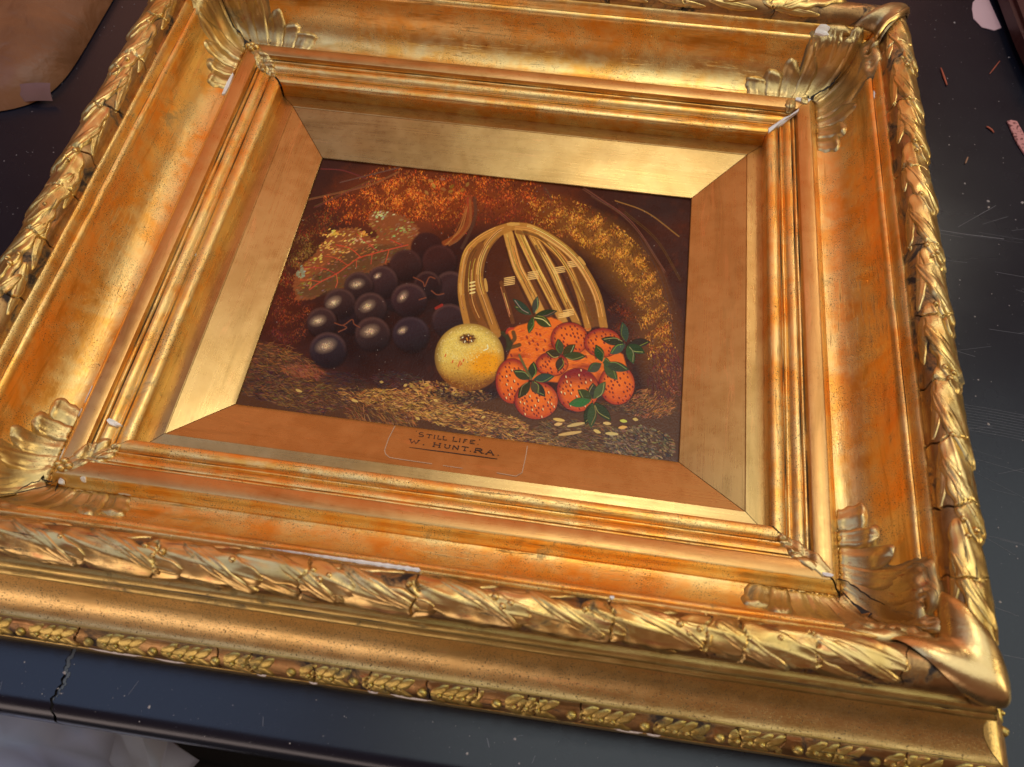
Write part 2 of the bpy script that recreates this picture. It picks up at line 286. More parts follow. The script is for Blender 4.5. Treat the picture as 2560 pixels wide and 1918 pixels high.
    for x, y, n in [(530, 1050, 4), (735, 1000, 4), (965, 960, 3), (1075, 910, 3), (1040, 1330, 3), (1000, 1360, 2)]:
        for k in range(n + 1):
            a = A2(x - 45, y - 28 + 15 * k); dab(a[0], a[1], a[0] + 26, a[1] - 4, 1.5, (216, 182, 118), .85, .3, 1)
    band([A2(170, 1450), A2(115, 1180), A2(120, 980), A2(160, 800), A2(260, 690), A2(400, 610), A2(540, 565)], 8, tan, 9)
    band([A2(560, 572), A2(700, 585), A2(860, 660), A2(1050, 800), A2(1180, 960), A2(1290, 1180), A2(1345, 1440)], 10, tan, 14)
    band([A2(600, 620), A2(760, 660), A2(900, 760), A2(1010, 900), A2(1130, 1120), A2(1250, 1430)], 5, (120, 78, 38), 6, .8)
    band([A2(420, 1500), A2(330, 1250), A2(270, 1060), A2(275, 900), A2(330, 750), A2(430, 630), A2(540, 575)], 11, (164, 118, 58), 12)
    band([A2(330, 1480), A2(220, 1250), A2(200, 1060), A2(215, 880), A2(280, 740)], 9, (124, 80, 40), 7)
    for k in range(4):
        a = A2(190, 1062 + 30 * k); dab(a[0], a[1], a[0] + 12, a[1] - 3, 2.4, (224, 200, 140), .9, .3, 1)
    for xa, ya, xb, yb in [(515, 555, 610, 552), (1130, 840, 1180, 900), (320, 1030, 335, 1130), (105, 1070, 112, 1160), (690, 565, 740, 580)]:
        a, b = A2(xa, ya), A2(xb, yb); dab(*a, *b, 4, (188, 150, 84), .9, .3, .9)
    # round fruit
    PCX, PCY = 1173.5, 893.0
    nn = vnoise(9, 9, 5, 3)
    def pear(u, v, r):
        s = box(PCX - 90, PCY - 90, PCX + 90, PCY + 90)
        c = mix(lin((204, 184, 100)) + 0 * r[..., None], lin((176, 140, 66)), np.clip((v - .05) * 1.5 + .1, 0, 1))
        c = mix(c, lin((214, 150, 16)), np.clip(1.5 * np.exp(-(((u - .50) / .55) ** 2 + ((v - .20) / .42) ** 2) * 1.2), 0, 1))
        c = mix(c, lin((122, 78, 36)), np.clip((v - .38) * 1.7, 0, 1) + np.clip((r - .78) * 3.2, 0, .85))
        c = mix(c, lin((100, 76, 40)), np.clip((-u - .72) * 2.2, 0, .7))
        return c, np.full_like(r, 1.0)
    line([(1100, 985), (1150, 1000), (1230, 985)], 12, (40, 30, 36), .7, 0, 10)
    ellipse(PCX, PCY, 87, 84, pear, 2.5)
    for _ in range(1500):
        r = math.sqrt(rg.random()) * .95; t = rg.random() * 6.283; u, v = r * math.cos(t), r * math.sin(t)
        x, y = PCX + 86 * u, PCY + 83 * v
        light = v < .15 and not (u > .25 and v > -.15)
        c = (226, 212, 160) if rg.random() < .5 else (160, 142, 92)
        if not light: c = (150, 104, 44) if rg.random() < .6 else (196, 156, 70)
        a = rg.uniform(0, 3.14); dab(x, y, x + 2.6 * math.cos(a), y + 2.6 * math.sin(a), .7, c, .45, .3, .6)
    for _ in range(46): dab(*(2 * (PCX + rg.uniform(-40, 70), PCY + rg.uniform(10, 66))), 1.2, (96, 60, 30), .7)
    for x, y in [(180, 420), (240, 470), (300, 475), (330, 460), (310, 490), (290, 500)]:
        a = A4(x, y); dab(a[0], a[1], a[0] - 2, a[1] + 5, 1.6, (190, 84, 46), .85)
    c0 = A4(360, 295)
    ellipse(c0[0], c0[1], 27, 17, lambda u, v, r: (lin((130, 84, 44)), np.clip(1.15 - r, 0, 1) * .9), 2)
    ellipse(c0[0], c0[1] - 2, 19, 12, lambda u, v, r: (lin((66, 36, 20)), np.clip(1.4 - r, 0, 1)), 2)
    for k in range(9):
        a = k * .7; dab(c0[0] + 6 * math.cos(a), c0[1] - 2 + 4 * math.sin(a), c0[0] + 20 * math.cos(a), c0[1] - 2 + 12 * math.sin(a), 2, (96, 54, 28), .9, .4, .8)
        if k % 2: dab(c0[0] + 12 * math.cos(a), c0[1] - 3 + 8 * math.sin(a), c0[0] + 14 * math.cos(a), c0[1] - 1 + 9 * math.sin(a), 1.3, (236, 220, 190), .9, 0, 1)
    for k in range(5): dab(*(2 * (c0[0] + rg.uniform(-5, 8), c0[1] + rg.uniform(-7, 4))), 2.2, (196, 140, 60), .9, 0, 1)
    line([A4(525, 340), A4(528, 370), A4(495, 385)], 1.3, (236, 226, 190), .9, 1)
    for x, y in [(455, 425), (440, 440), (415, 450), (395, 465)]: dab(*(2 * A4(x, y)), 1.3, (230, 214, 160), .9, 0, 1)
    # strawberries
    org = (204, 110, 38)
    def berry(x, y, rx, ry, edge=(126, 38, 44), dk=.0, rot=0, seeds=26, lt=0):
        cx, cy = A4(x, y); rx *= .3018; ry *= .3018
        def fn(u, v, r):
            c = mix(lin(org) + 0 * r[..., None], lin((176, 66, 34)), np.clip(v * .5 + .1, 0, 1))
            c = mix(c, lin(edge), np.clip((r - .70) * 3.4, 0, .95) * np.clip(.75 - v * .5 - u * .5, 0, 1)); c = mix(c, lin((150, 46, 34)), np.clip((r - .86) * 5, 0, .4)); c = mix(c, lin((240, 134, 54)), np.clip(.5 - r, 0, 1) * .7)
            if dk: c = mix(c, lin((122, 30, 42)), np.clip((-v - .1) * 1.6, 0, 1) * dk)
            return c, np.full_like(r, 1.0)
        ellipse(cx, cy, rx + 3, ry + 3, lambda u, v, r: (lin((70, 20, 26)), np.clip((1.02 - r) * 12, 0, .8)), 2, rot)
        ellipse(cx, cy, rx, ry, fn, 2, rot)
        k = 0
        for i in range(seeds * 3):
            a = i * 2.39996; r = math.sqrt((i + .5) / (seeds * 3)) * .92
            u, v = r * math.cos(a), r * math.sin(a)
            sx, sy = cx + rx * u + rg.normal(0, .8), cy + ry * v + rg.normal(0, .8)
            if rg.random() < .25: continue
            if i % 2 == 0 or r > .3:
                dab(sx, sy, sx + 1.8, sy + 3.6, 2.3 * (1.1 - .4 * r), (104, 28, 40), .9, .3)
                if lt and i % 3 == 0: dab(sx + 2, sy - 2, sx + 2.6, sy + 1.5, 1.3, (246, 208, 160), .85, 0, 1)
    poly([A4(690, 230), A4(780, 180), A4(1050, 110), A4(1130, 140), A4(1200, 200), A4(1500, 330), A4(1650, 420), A4(1690, 560), A4(1500, 640), A4(1200, 660), A4(800, 620), A4(680, 470), A4(740, 330)], org, 1, 4)
    for _ in range(420):
        x, y = rg.uniform(760, 1500), rg.uniform(200, 560); a = A4(x, y)
        dab(a[0], a[1], a[0] + 9, a[1] + rg.normal(0, 3), 1.4, jit((222, 130, 54) if rg.random() < .5 else (176, 74, 34), 8), .5, .5, .6)
    for x, y in [(850, 270), (900, 300), (930, 240), (940, 330), (990, 375), (870, 320), (930, 370), (1000, 300), (790, 375), (720, 420), (960, 250), (1450, 380), (1380, 400), (1420, 440), (1340, 430)]:
        a = A4(x, y); dab(a[0], a[1], a[0] + 2, a[1] + 4, 2.2, (120, 40, 40), .85)
    line([A4(680, 250), A4(700, 210), A4(740, 205)], 3, (170, 60, 44), .8)
    for pts in [[A4(700, 340), A4(690, 280), A4(650, 240)], [A4(700, 340), A4(750, 290), A4(740, 235)], [A4(690, 370), A4(760, 350), A4(790, 340)]]: line(pts, 5, (60, 60, 36), .85, .5, 2)
    for x, y, rx_, ry_ in [(1060, 350, 26, 60), (1335, 330, 24, 60), (1130, 430, 90, 20), (1350, 520, 110, 22), (900, 560, 110, 26), (1000, 640, 26, 60), (1180, 600, 60, 26), (1450, 640, 26, 70), (780, 430, 70, 20)]:
        a = A4(x, y); ellipse(a[0], a[1], rx_ * .3018 * 1.6, ry_ * .3018 * 1.6, lambda u, v, r: (lin((120, 30, 36)), np.clip(1 - r, 0, 1) * .8), 1)
    berry(1205, 290, 150, 135, seeds=16); berry(1480, 320, 150, 118, seeds=16, dk=.4)
    berry(1060, 500, 130, 95, seeds=14, dk=.7); berry(730, 640, 135, 185, seeds=18, lt=1); berry(1600, 670, 145, 165, seeds=20)
    berry(1275, 715, 172, 178, dk=.9, seeds=20, lt=1); berry(930, 800, 178, 155, seeds=24, lt=1)
    line([A4(1110, 840), A4(1150, 870), A4(1250, 900)], 3, (60, 30, 34), .8)
    gr = (52, 66, 42)
    def calyx(c, tips, w=26):
        for tx, ty in tips:
            a, b = A4(*c), A4(tx, ty); mx, my = (a[0] + b[0]) / 2, (a[1] + b[1]) / 2
            dab(a[0] + (b[0] - a[0]) * .12, a[1] + (b[1] - a[1]) * .12, *b, w * .3018 + 1, (40, 34, 34), .6, .85)
            dab(a[0] + (b[0] - a[0]) * .12, a[1] + (b[1] - a[1]) * .12, *b, w * .3018, jit(gr, 8), .97, .85, .9)
            o = rg.choice([-1, 1]) * w * .12
            d = np.array([b[0] - a[0], b[1] - a[1]]); n_ = np.array([-d[1], d[0]]) / (np.linalg.norm(d) + 1e-6)
            line([(a[0] + d[0] * .2 + n_[0] * o, a[1] + d[1] * .2 + n_[1] * o), (mx + n_[0] * o * 2, my + n_[1] * o * 2), (b[0] - d[0] * .08, b[1] - d[1] * .08)], .9, jit((140, 142, 86), 14), .75, 1)
    calyx((905, 95), [(750, 20), (870, 240), (1100, 60), (940, -60), (740, -40)]); calyx((905, 95), [(1050, 185)], 40)
    p, q_ = A4(915, 115), A4(1045, 180); line([p, ((p[0] + q_[0]) / 2 + 2, (p[1] + q_[1]) / 2 - 5), q_], 1.1, (206, 200, 140), .9, 1)
    calyx((1140, 430), [(1110, 295), (1015, 400), (1250, 340), (1335, 435), (1115, 555)], 34); calyx((1480, 490), [(1430, 345), (1360, 555), (1600, 625), (1695, 545), (1540, 480)], 38)
    calyx((1680, 330), [(1645, 155), (1475, 290), (1545, 410), (1870, 315), (1825, 405), (1735, 490)], 34); calyx((890, 630), [(910, 485), (745, 555), (1075, 600), (785, 775), (1000, 765), (950, 745)], 36)
    line([A4(890, 620), A4(840, 530), A4(790, 425)], 3, (90, 96, 60), .9, .8)
    calyx((1400, 800), [(1400, 660), (1280, 715), (1500, 650), (1205, 830), (1340, 990), (1545, 965), (1385, 1020)], 38)
    # losses, dust and lifting varnish specks
    for _ in range(170):
        x, y = rg.uniform(600, 1720), rg.uniform(400, 1150); dab(x, y, x + rg.normal(0, .6), y + rg.normal(0, .6), rg.uniform(.4, .9), (176, 166, 160), rg.uniform(.3, .8), 0, .6)
    img = np.clip(img, 0, 1) ** 1.16 * 1.16
    img *= (0.93 + .14 * vnoise(5, 5, 9, 2))[..., None]
    wv = vnoise(3, 3, 21, 2)
    return img, np.clip(bump * .7 + wv * .5, 0, 1)
# ------------------------------------------------------------------ helpers
def link(name, me, parent=None, mats=()):
    o = bpy.data.objects.new(name, me); scene.collection.objects.link(o)
    for m in mats: me.materials.append(m)
    if parent is not None: o.parent = parent
    return o
def tag(o, label, cat, group=None):
    o['label'] = label; o['category'] = cat
    if group: o['group'] = group
def grid_mesh(name, P, uv=None, mat_rows=None, crack=None, smooth=True, flip=False, rub=None):
    """P: (rows, cols, 3) array -> quad grid; degenerate quads dropped."""
    P = np.asarray(P, float).copy(); P[..., 2] += OZ; nr, nc = P.shape[:2]
    me = bpy.data.meshes.new(name); V = P.reshape(-1, 3)
    faces = []; mi = []
    for i in range(nr - 1):
        for j in range(nc - 1):
            q = [i * nc + j, i * nc + j + 1, (i + 1) * nc + j + 1, (i + 1) * nc + j]
            k = []
            for a in q:
                if not any(abs(V[a] - V[b]).max() < 1e-7 for b in k): k.append(a)
            if len(k) >= 3: faces.append(k[::-1] if flip else k); mi.append(mat_rows[i] if mat_rows is not None else 0)
    me.from_pydata(V.tolist(), [], faces)
    if mat_rows is not None: me.polygons.foreach_set('material_index', mi)
    me.polygons.foreach_set('use_smooth', [smooth] * len(faces))
    vi = np.zeros(len(me.loops), int); me.loops.foreach_get('vertex_index', vi)
    l = me.uv_layers.new(name='UVMap')
    UV = (uv if uv is not None else P[..., :2]).reshape(-1, 2)
    l.data.foreach_set('uv', UV[vi].astype(np.float32).ravel())
    a = me.attributes.new('crack', 'FLOAT', 'POINT')
    a.data.foreach_set('value', (crack if crack is not None else np.zeros((nr, nc))).astype(np.float32).ravel())
    if rub is not None:
        a = me.attributes.new('rub', 'FLOAT', 'POINT'); a.data.foreach_set('value', rub.astype(np.float32).ravel())
    me.update(); return me
def vrand(x, y, seed=0):      # smooth value noise for arrays
    x = np.asarray(x, float); y = np.asarray(y, float)
    xi = np.floor(x).astype(int); yi = np.floor(y).astype(int); fx = x - xi; fy = y - yi
    fx = fx * fx * (3 - 2 * fx); fy = fy * fy * (3 - 2 * fy)
    def h(a, b):
        n = (a * 374761393 + b * 668265263 + seed * 974634777) & 0x7fffffff
        n = ((n ^ (n >> 13)) * 1274126177) & 0x7fffffff
        return ((n ^ (n >> 16)) & 0xffff) / 65535.0
    return (h(xi, yi) * (1 - fx) + h(xi + 1, yi) * fx) * (1 - fy) + (h(xi, yi + 1) * (1 - fx) + h(xi + 1, yi + 1) * fx) * fy * 1.0
# ------------------------------------------------------------------ materials
def new_mat(name):
    m = bpy.data.materials.new(name); m.use_nodes = True; nt = m.node_tree
    for n in list(nt.nodes):
        if n.type != 'OUTPUT_MATERIAL': nt.nodes.remove(n)
    b = nt.nodes.new('ShaderNodeBsdfPrincipled'); nt.links.new(b.outputs[0], nt.nodes['Material Output'].inputs[0])
    return m, nt, b
class N:
    def __init__(s, nt): s.nt = nt
    def node(s, t, **k):
        n = s.nt.nodes.new(t)
        for a, v in k.items(): setattr(n, a, v)
        return n
    def put(s, sock, v):
        if isinstance(v, bpy.types.NodeSocket): s.nt.links.new(v, sock)
        elif v is not None: sock.default_value = v
    def noise(s, vec, scale, detail=3, rough=.55, dist=0.0):
        n = s.node('ShaderNodeTexNoise'); s.put(n.inputs['Vector'], vec); n.inputs['Scale'].default_value = scale
        n.inputs['Detail'].default_value = detail; n.inputs['Roughness'].default_value = rough; n.inputs['Distortion'].default_value = dist
        return n.outputs[0]
    def ramp(s, f, lo, hi, a=0.0, b=1.0):
        n = s.node('ShaderNodeMapRange'); n.interpolation_type = 'SMOOTHSTEP'; s.put(n.inputs[0], f)
        for i, v in zip((1, 2, 3, 4), (lo, hi, a, b)): s.put(n.inputs[i], v)
        return n.outputs[0]
    def mix(s, f, a, b):
        n = s.node('ShaderNodeMix'); n.data_type = 'RGBA'; s.put(n.inputs[0], f); s.put(n.inputs[6], a); s.put(n.inputs[7], b); return n.outputs[2]
    def math(s, op, a, b=None):
        n = s.node('ShaderNodeMath'); n.operation = op; s.put(n.inputs[0], a); s.put(n.inputs[1], b); return n.outputs[0]
    def mapping(s, vec, scale):
        n = s.node('ShaderNodeMapping'); s.put(n.inputs[0], vec); n.inputs['Scale'].default_value = scale; return n.outputs[0]
    def bump(s, h, dist, strength=1.0, nrm=None):
        n = s.node('ShaderNodeBump'); n.inputs['Strength'].default_value = strength; n.inputs['Distance'].default_value = dist
        s.put(n.inputs['Height'], h); s.put(n.inputs['Normal'], nrm); return n.outputs[0]
def c4(c): return (*c, 1)
def gold(name, ca, cb, rough, speck=.5, streak=.3, bole=.3, grime=.2, pit=.0006, lump=.0, speck_scale=1500, metal=.93, rv=.25, patch=.5, glo=.60, cover=.47):
    """Water-gilt leaf: two tones of leaf, red bole rubbed through, dark pin-holes, long rubbing marks."""
    m, nt, b = new_mat(name); g = N(nt)
    tc = g.node('ShaderNodeTexCoord'); ob = tc.outputs['Object']; uv = g.node('ShaderNodeUVMap', uv_map='UVMap').outputs[0]
    big = g.noise(ob, 22, 4, .6, .6); mid = g.noise(ob, 120, 4, .6); fine = g.noise(ob, 700, 3, .6)
    st = g.noise(g.mapping(uv, (14, 900, 1)), 1.0, 4, .6); st2 = g.noise(g.mapping(uv, (18, 2200, 1)), 1.0, 3, .6)
    col = g.mix(g.ramp(g.math('ADD', g.math('MULTIPLY', big, .7), g.math('MULTIPLY', mid, .3)), .38, .62), c4(ca), c4(cb))
    # leaf laps: faint squares where leaves of gold overlap
    bm = g.ramp(g.math('ADD', g.math('MULTIPLY', mid, .55), g.math('MULTIPLY', st, .45)), .56, .68, 0, bole)
    col = g.mix(bm, col, c4((.40, .10, .04)))
    col = g.mix(g.ramp(g.math('MULTIPLY', g.node('ShaderNodeAttribute', attribute_name='rub').outputs['Fac'], g.math('ADD', mid, .35)), .35, .8, 0, .55), col, c4((.46, .13, .055)))
    # olive varnish patches and rubbed pinkish patches, each with an edge of its own
    uvs = g.mapping(uv, (9, 70, 1)); pa = g.ramp(g.noise(uvs, 1.0, 5, .68, .6), .52, .68, 0, patch); pb = g.ramp(g.noise(g.mapping(uv, (12, 110, 1)), 1.0, 5, .7, .9), .42, .30, 0, patch)
    col = g.mix(pa, col, c4(tuple(x * y for x, y in zip(ca, (.52, .50, .40))))); col = g.mix(pb, col, c4((.80, .40, .16)))
    mask = g.ramp(g.noise(ob, 30, 3, .6), cover, cover + .15)
    sp = g.ramp(g.noise(ob, speck_scale, 2, .5), .60, .66)
    sp2 = g.ramp(g.noise(ob, 420, 3, .6), .71, .75)
    scr = g.ramp(g.noise(g.mapping(ob, (1, 1, 1)), 130, 6, .75, 2.5), .492, .5)        # hairline craquelure from a folded noise
    dark = g.math('MULTIPLY', g.math('MAXIMUM', g.math('MULTIPLY', sp, mask), sp2), speck)
    gr = g.ramp(g.noise(ob, 34, 6, .7, .8), glo, glo + .12, 0, grime)
    dark = g.math('MAXIMUM', dark, gr)
    gs_ = g.math('MULTIPLY', g.ramp(g.noise(g.mapping(uv, (30, 520, 1)), 1.0, 5, .7, .5), .56, .66, 0, min(1.0, grime * 1.3)), g.ramp(g.noise(ob, 9, 3, .6), .45, .6))
    dark = g.math('MAXIMUM', dark, gs_)
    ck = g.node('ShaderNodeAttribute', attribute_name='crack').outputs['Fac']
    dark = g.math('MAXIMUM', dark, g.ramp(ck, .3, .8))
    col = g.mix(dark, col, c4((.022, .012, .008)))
    g.put(b.inputs['Base Color'], col)
    g.put(b.inputs['Metallic'], g.math('MULTIPLY', g.math('SUBTRACT', 1.0, g.math('MULTIPLY', dark, .9)), metal))
    r = g.math('ADD', rough, g.math('MULTIPLY', g.math('SUBTRACT', st, .5), streak * .6))
    r = g.math('ADD', r, g.math('MULTIPLY', g.math('SUBTRACT', mid, .5), rv)); r = g.math('ADD', r, g.math('MULTIPLY', dark, .3))
    g.put(b.inputs['Roughness'], g.math('MAXIMUM', r, .12))
    h = g.math('ADD', g.math('MULTIPLY', fine, .35), g.math('MULTIPLY', st2, streak)); h = g.math('SUBTRACT', h, g.math('MULTIPLY', dark, .6))
    n1 = g.bump(h, pit, .55)
    if lump: n1 = g.bump(g.noise(ob, 90, 4, .6), lump, .7, n1)
    g.put(b.inputs['Normal'], n1)
    return m
G_A, G_B = (.88, .42, .075), (.90, .64, .25)
M_BURN = gold('burnished_gold', G_A, G_B, .35, speck=1.0, streak=.25, bole=.26, grime=.45, cover=.42, pit=.0006, rv=.3, patch=.6)
M_MATT = gold('matt_gold', (.56, .29, .09), (.62, .35, .12), .33, speck=.25, streak=.35, bole=.25, grime=.04, pit=.0002)
M_SLIP = gold('slip_gold', (.45, .27, .090), (.53, .34, .125), .29, patch=.30, rv=.10, speck=.12, streak=.3, bole=.10, grime=.03, pit=.00010)
M_ORN = gold('ornament_gold', (.66, .43, .13), (.74, .53, .21), .33, glo=.555, speck=.6, streak=.1, bole=.8, grime=.85, pit=.0003, lump=.00015)
M_GROUND = gold('grimy_ornament_ground', (.30, .16, .06), (.44, .26, .10), .42, glo=.50, speck=.6, streak=.1, bole=.9, grime=1.0, pit=.0004, lump=.0004, patch=.8)
M_ACAN = gold('dull_leaf_gold', (.50, .34, .13), (.64, .46, .20), .36, glo=.58, patch=.12, speck=.6, streak=.1, bole=.7, grime=.6, pit=.0004, lump=.0004)
M_STRIP = gold('dull_strip_gold', (.52, .38, .10), (.62, .47, .14), .42, glo=.54, speck=.6, streak=.1, bole=.6, grime=.9, pit=.0004, lump=.0004)
M_NECK = gold('grimy_gold', (.56, .40, .12), (.66, .48, .16), .34, glo=.56, speck=.6, streak=.4, bole=.3, grime=.8, pit=.0004)
M_SAND = gold('speckled_gold', (.72, .48, .17), (.78, .55, .22), .38, speck=1.0, streak=.2, bole=.15, grime=.10, pit=.0005, speck_scale=1300, patch=.35, cover=.30)
def plain(name, col, rough, nscale=200, var=.15, bumpd=.0003, metal=0, spec=.5):
    m, nt, b = new_mat(name); g = N(nt); ob = g.node('ShaderNodeTexCoord').outputs['Object']
    n = g.noise(ob, nscale, 5, .6); n2 = g.noise(ob, nscale * .13, 4, .6)
    c1 = tuple(max(0, c * (1 - var)) for c in col); c2 = tuple(min(1, c * (1 + var)) for c in col)
    g.put(b.inputs['Base Color'], g.mix(g.math('ADD', g.math('MULTIPLY', n, .5), g.math('MULTIPLY', n2, .5)), c4(c1), c4(c2)))
    b.inputs['Roughness'].default_value = rough; b.inputs['Metallic'].default_value = metal
    try: b.inputs['Specular IOR Level'].default_value = spec
    except Exception: pass
    g.put(b.inputs['Normal'], g.bump(n, bumpd, .6)); return m
M_GESSO = plain('white_gesso', (.88, .85, .80), .7, 500, .12, .0006)
M_DARK = plain('dark_wood_gap', (.02, .013, .01), .8, 300, .3)
M_INK = plain('brown_ink', (.035, .016, .012), .45, 900, .4, .0001)
M_SCRIBE = plain('scribed_line', (.52, .33, .20), .5, 900, .1, .0001)
M_SCRAP = plain('pink_card', (.52, .36, .40), .6, 300, .12)
M_SPLIN = plain('red_splinter', (.40, .09, .045), .6, 900, .3)
M_DUST = plain('pale_dust', (.42, .38, .38), .8, 900, .3)
M_BOX = plain('dark_red_board', (.045, .010, .010), .45, 60, .3, .0004)
M_FLOOR = plain('dark_floor', (.012, .012, .014), .7, 30, .3)
# ------------------------------------------------------------------ frame profile (metres; s = distance outward from the inner rail's inner edge)
HA, HB = .2, .16659174
O_X0, O_X1, O_Y0, O_Y1, O_Z = -.15334, .14664, -.12083, .11106, -.0219     # sight opening of the slip
TC_S, TC_Z, TC_R = .085, .051, .0104
BC_S, BC_Z, BC_R = .111, -.0095, .0140
def arc(cx, cz, rx, rz, a0, a1, n): return [(cx + rx * math.sin(math.radians(a0 + (a1 - a0) * k / n)), cz + rz * math.cos(math.radians(a0 + (a1 - a0) * k / n))) for k in range(n + 1)]
def prof(segs):
    P, Mi = [], []
    for pts, mi in segs:
        for p in pts:
            if P and abs(P[-1][0] - p[0]) + abs(P[-1][1] - p[1]) < .00015: continue
            if P: Mi.append(mi)
            P.append((p[0], p[1]))
    return P, Mi
mm = lambda L: [(a / 1000, b / 1000) for a, b in L]
INNER, INNER_M = prof([
    (mm([(-.6, -16), (-.6, -9), (-.5, -1.0), (-.2, -.2), (.8, .6)]), 0),
    ([(.0042 - .0042 * math.cos(math.radians(20 + 140 * k / 8)), .0009 + .0021 * math.sin(math.radians(20 + 140 * k / 8))) for k in range(9)], 0),
    (mm([(8.7, 1.2), (9.0, .5), (9.5, .5), (9.8, 2.2), (10.2, 2.6), (10.8, 2.6), (11.2, 2.0), (11.6, 1.5)]), 0),
    (mm([(12.2, 2.0), (13.2, 3.4), (14.8, 4.4), (16.6, 4.9), (17.6, 4.7)]), 0),
    (mm([(18.1, 3.9), (18.5, 3.9), (18.8, 5.7), (19.2, 6.1), (19.9, 6.2), (20.4, 6.0), (20.7, 5.4), (21.0, 5.6), (21.4, 7.4)]), 0),
    (mm([(21.9, 9.9), (22.6, 10.3), (31.0, 11.3), (31.9, 11.2)]), 1),
    (mm([(32.5, 10.9), (33.8, 9.4), (34.2, 8.6), (35.0, 6.6), (36.2, 5.4), (37.4, 4.6), (37.9, 3.9), (37.9, -4)]), 0)])
COVE = [(.0376 + .0268 * math.sin(math.radians(a)), .0411 - .0379 * math.cos(math.radians(a))) for a in np.linspace(0, 88, 26)]
OUTER, OUTER_M = prof([
    ([(.033, .0025)] + COVE, 0),
    (mm([(64.6, 41.4), (65.6, 42.9), (66.7, 43.8), (67.6, 44.0), (68.3, 43.6), (68.7, 44.1), (69.0, 46.2), (69.8, 48.6), (70.9, 50.4), (72.0, 51.2), (73.0, 51.0), (73.8, 50.2)]), 0),
    (arc(TC_S, TC_Z, TC_R, TC_R, -84, 112, 30), 2),
    (mm([(94.2, 44.8), (94.0, 43.6)]), 3),
    (mm([(94.6, 43.2), (96.2, 43.0), (97.8, 42.2), (99.0, 40.8), (99.5, 39.2), (99.3, 38.0), (98.8, 37.4), (98.8, 36.8), (99.6, 36.4), (100.8, 35.6), (101.4, 34.4), (101.3, 32.8), (100.6, 31.8)]), 3),
    ([(.1170 - .0168 * math.cos(math.radians(a)), .0040 + .0278 * (1 - math.sin(math.radians(a)))) for a in np.linspace(4, 86, 20)], 4),
    (mm([(117.0, 3.6), (117.1, 3.0)]), 3),
    (arc(BC_S, BC_Z, BC_R, BC_R, 27, 96, 14), 2),
    (mm([(124.2, -11.6), (123.6, -12.6), (124.0, -13.6), (125.0, -14.2), (125.0, -21.0), (124.2, -22.6)]), 3),
    (mm([(123.0, -23.6), (60, -23.6), (33, -10)]), 3)])
# z of the visible relief as a function of s (for laying ornament over the inner rail and cove)
_zs = np.array([p[0] for p in INNER[3:] if p[0] < .0379] + [p[0] for p in OUTER if .038 < p[0] < .0736][:34]); _zz = np.array([p[1] for p in INNER[3:] if p[0] < .0379] + [p[1] for p in OUTER if .038 < p[0] < .0736][:34])
_o = np.argsort(_zs); _zs, _zz = _zs[_o], _zz[_o]
def z_of(s): return np.interp(s, _zs, _zz)
SIDES = 'BRTL'
def P3(side, u, s, z):
    u, s, z = np.broadcast_arrays(np.asarray(u, float), np.asarray(s, float), np.asarray(z, float))
    if side == 'B': return np.stack([u, -(HB + s), z], -1)
    if side == 'T': return np.stack([u, HB + s, z], -1)
    if side == 'R': return np.stack([HA + s, u, z], -1)
    return np.stack([-(HA + s), u, z], -1)
LEN = {'B': HA, 'T': HA, 'R': HB, 'L': HB}
FLIP = {'B': True, 'T': False, 'R': True, 'L': False}
CRACKS = {'B': [-.2255, -.1304, -.0516, .0055, .1043, .1524, .1695, .2037, .248], 'R': [.21, .1471, .0811, .0138, -.0403, -.0887, -.1259, -.1649, -.205],
          'L': [.205, .16, .1114, .0596, .0133, -.0196, -.06, -.1068, -.16], 'T': [-.17, -.09, -.02, .06, .12, .19]}
SCRACKS = {'B': [-.27, -.185, -.1056, -.0847, -.0487, -.0177, .0155, .0398, .0663, .0743, .0968, .1388, .1837, .2045, .2319, .268], 'R': [-.25, -.2, -.14, -.08, -.02, .05, .11], 'L': [], 'T': []}
def wob(side, uc, th): return .0016 * math.sin(th * 2.3 + uc * 190) + .0009 * math.sin(th * 6.1 + uc * 77)
def crack_at(side, u, th, table=CRACKS, w=.00042):
    u, th = np.broadcast_arrays(u, th); c = np.zeros(u.shape)
    for uc in table[side]:
        ww = w * (.7 + .9 * abs(math.sin(uc * 431)))
        d = np.abs(u - (uc + .0016 * np.sin(th * 2.3 + uc * 190) + .0009 * np.sin(th * 6.1 + uc * 77)))
        c = np.maximum(c, np.clip(1 - d / ww, 0, 1))
    return c
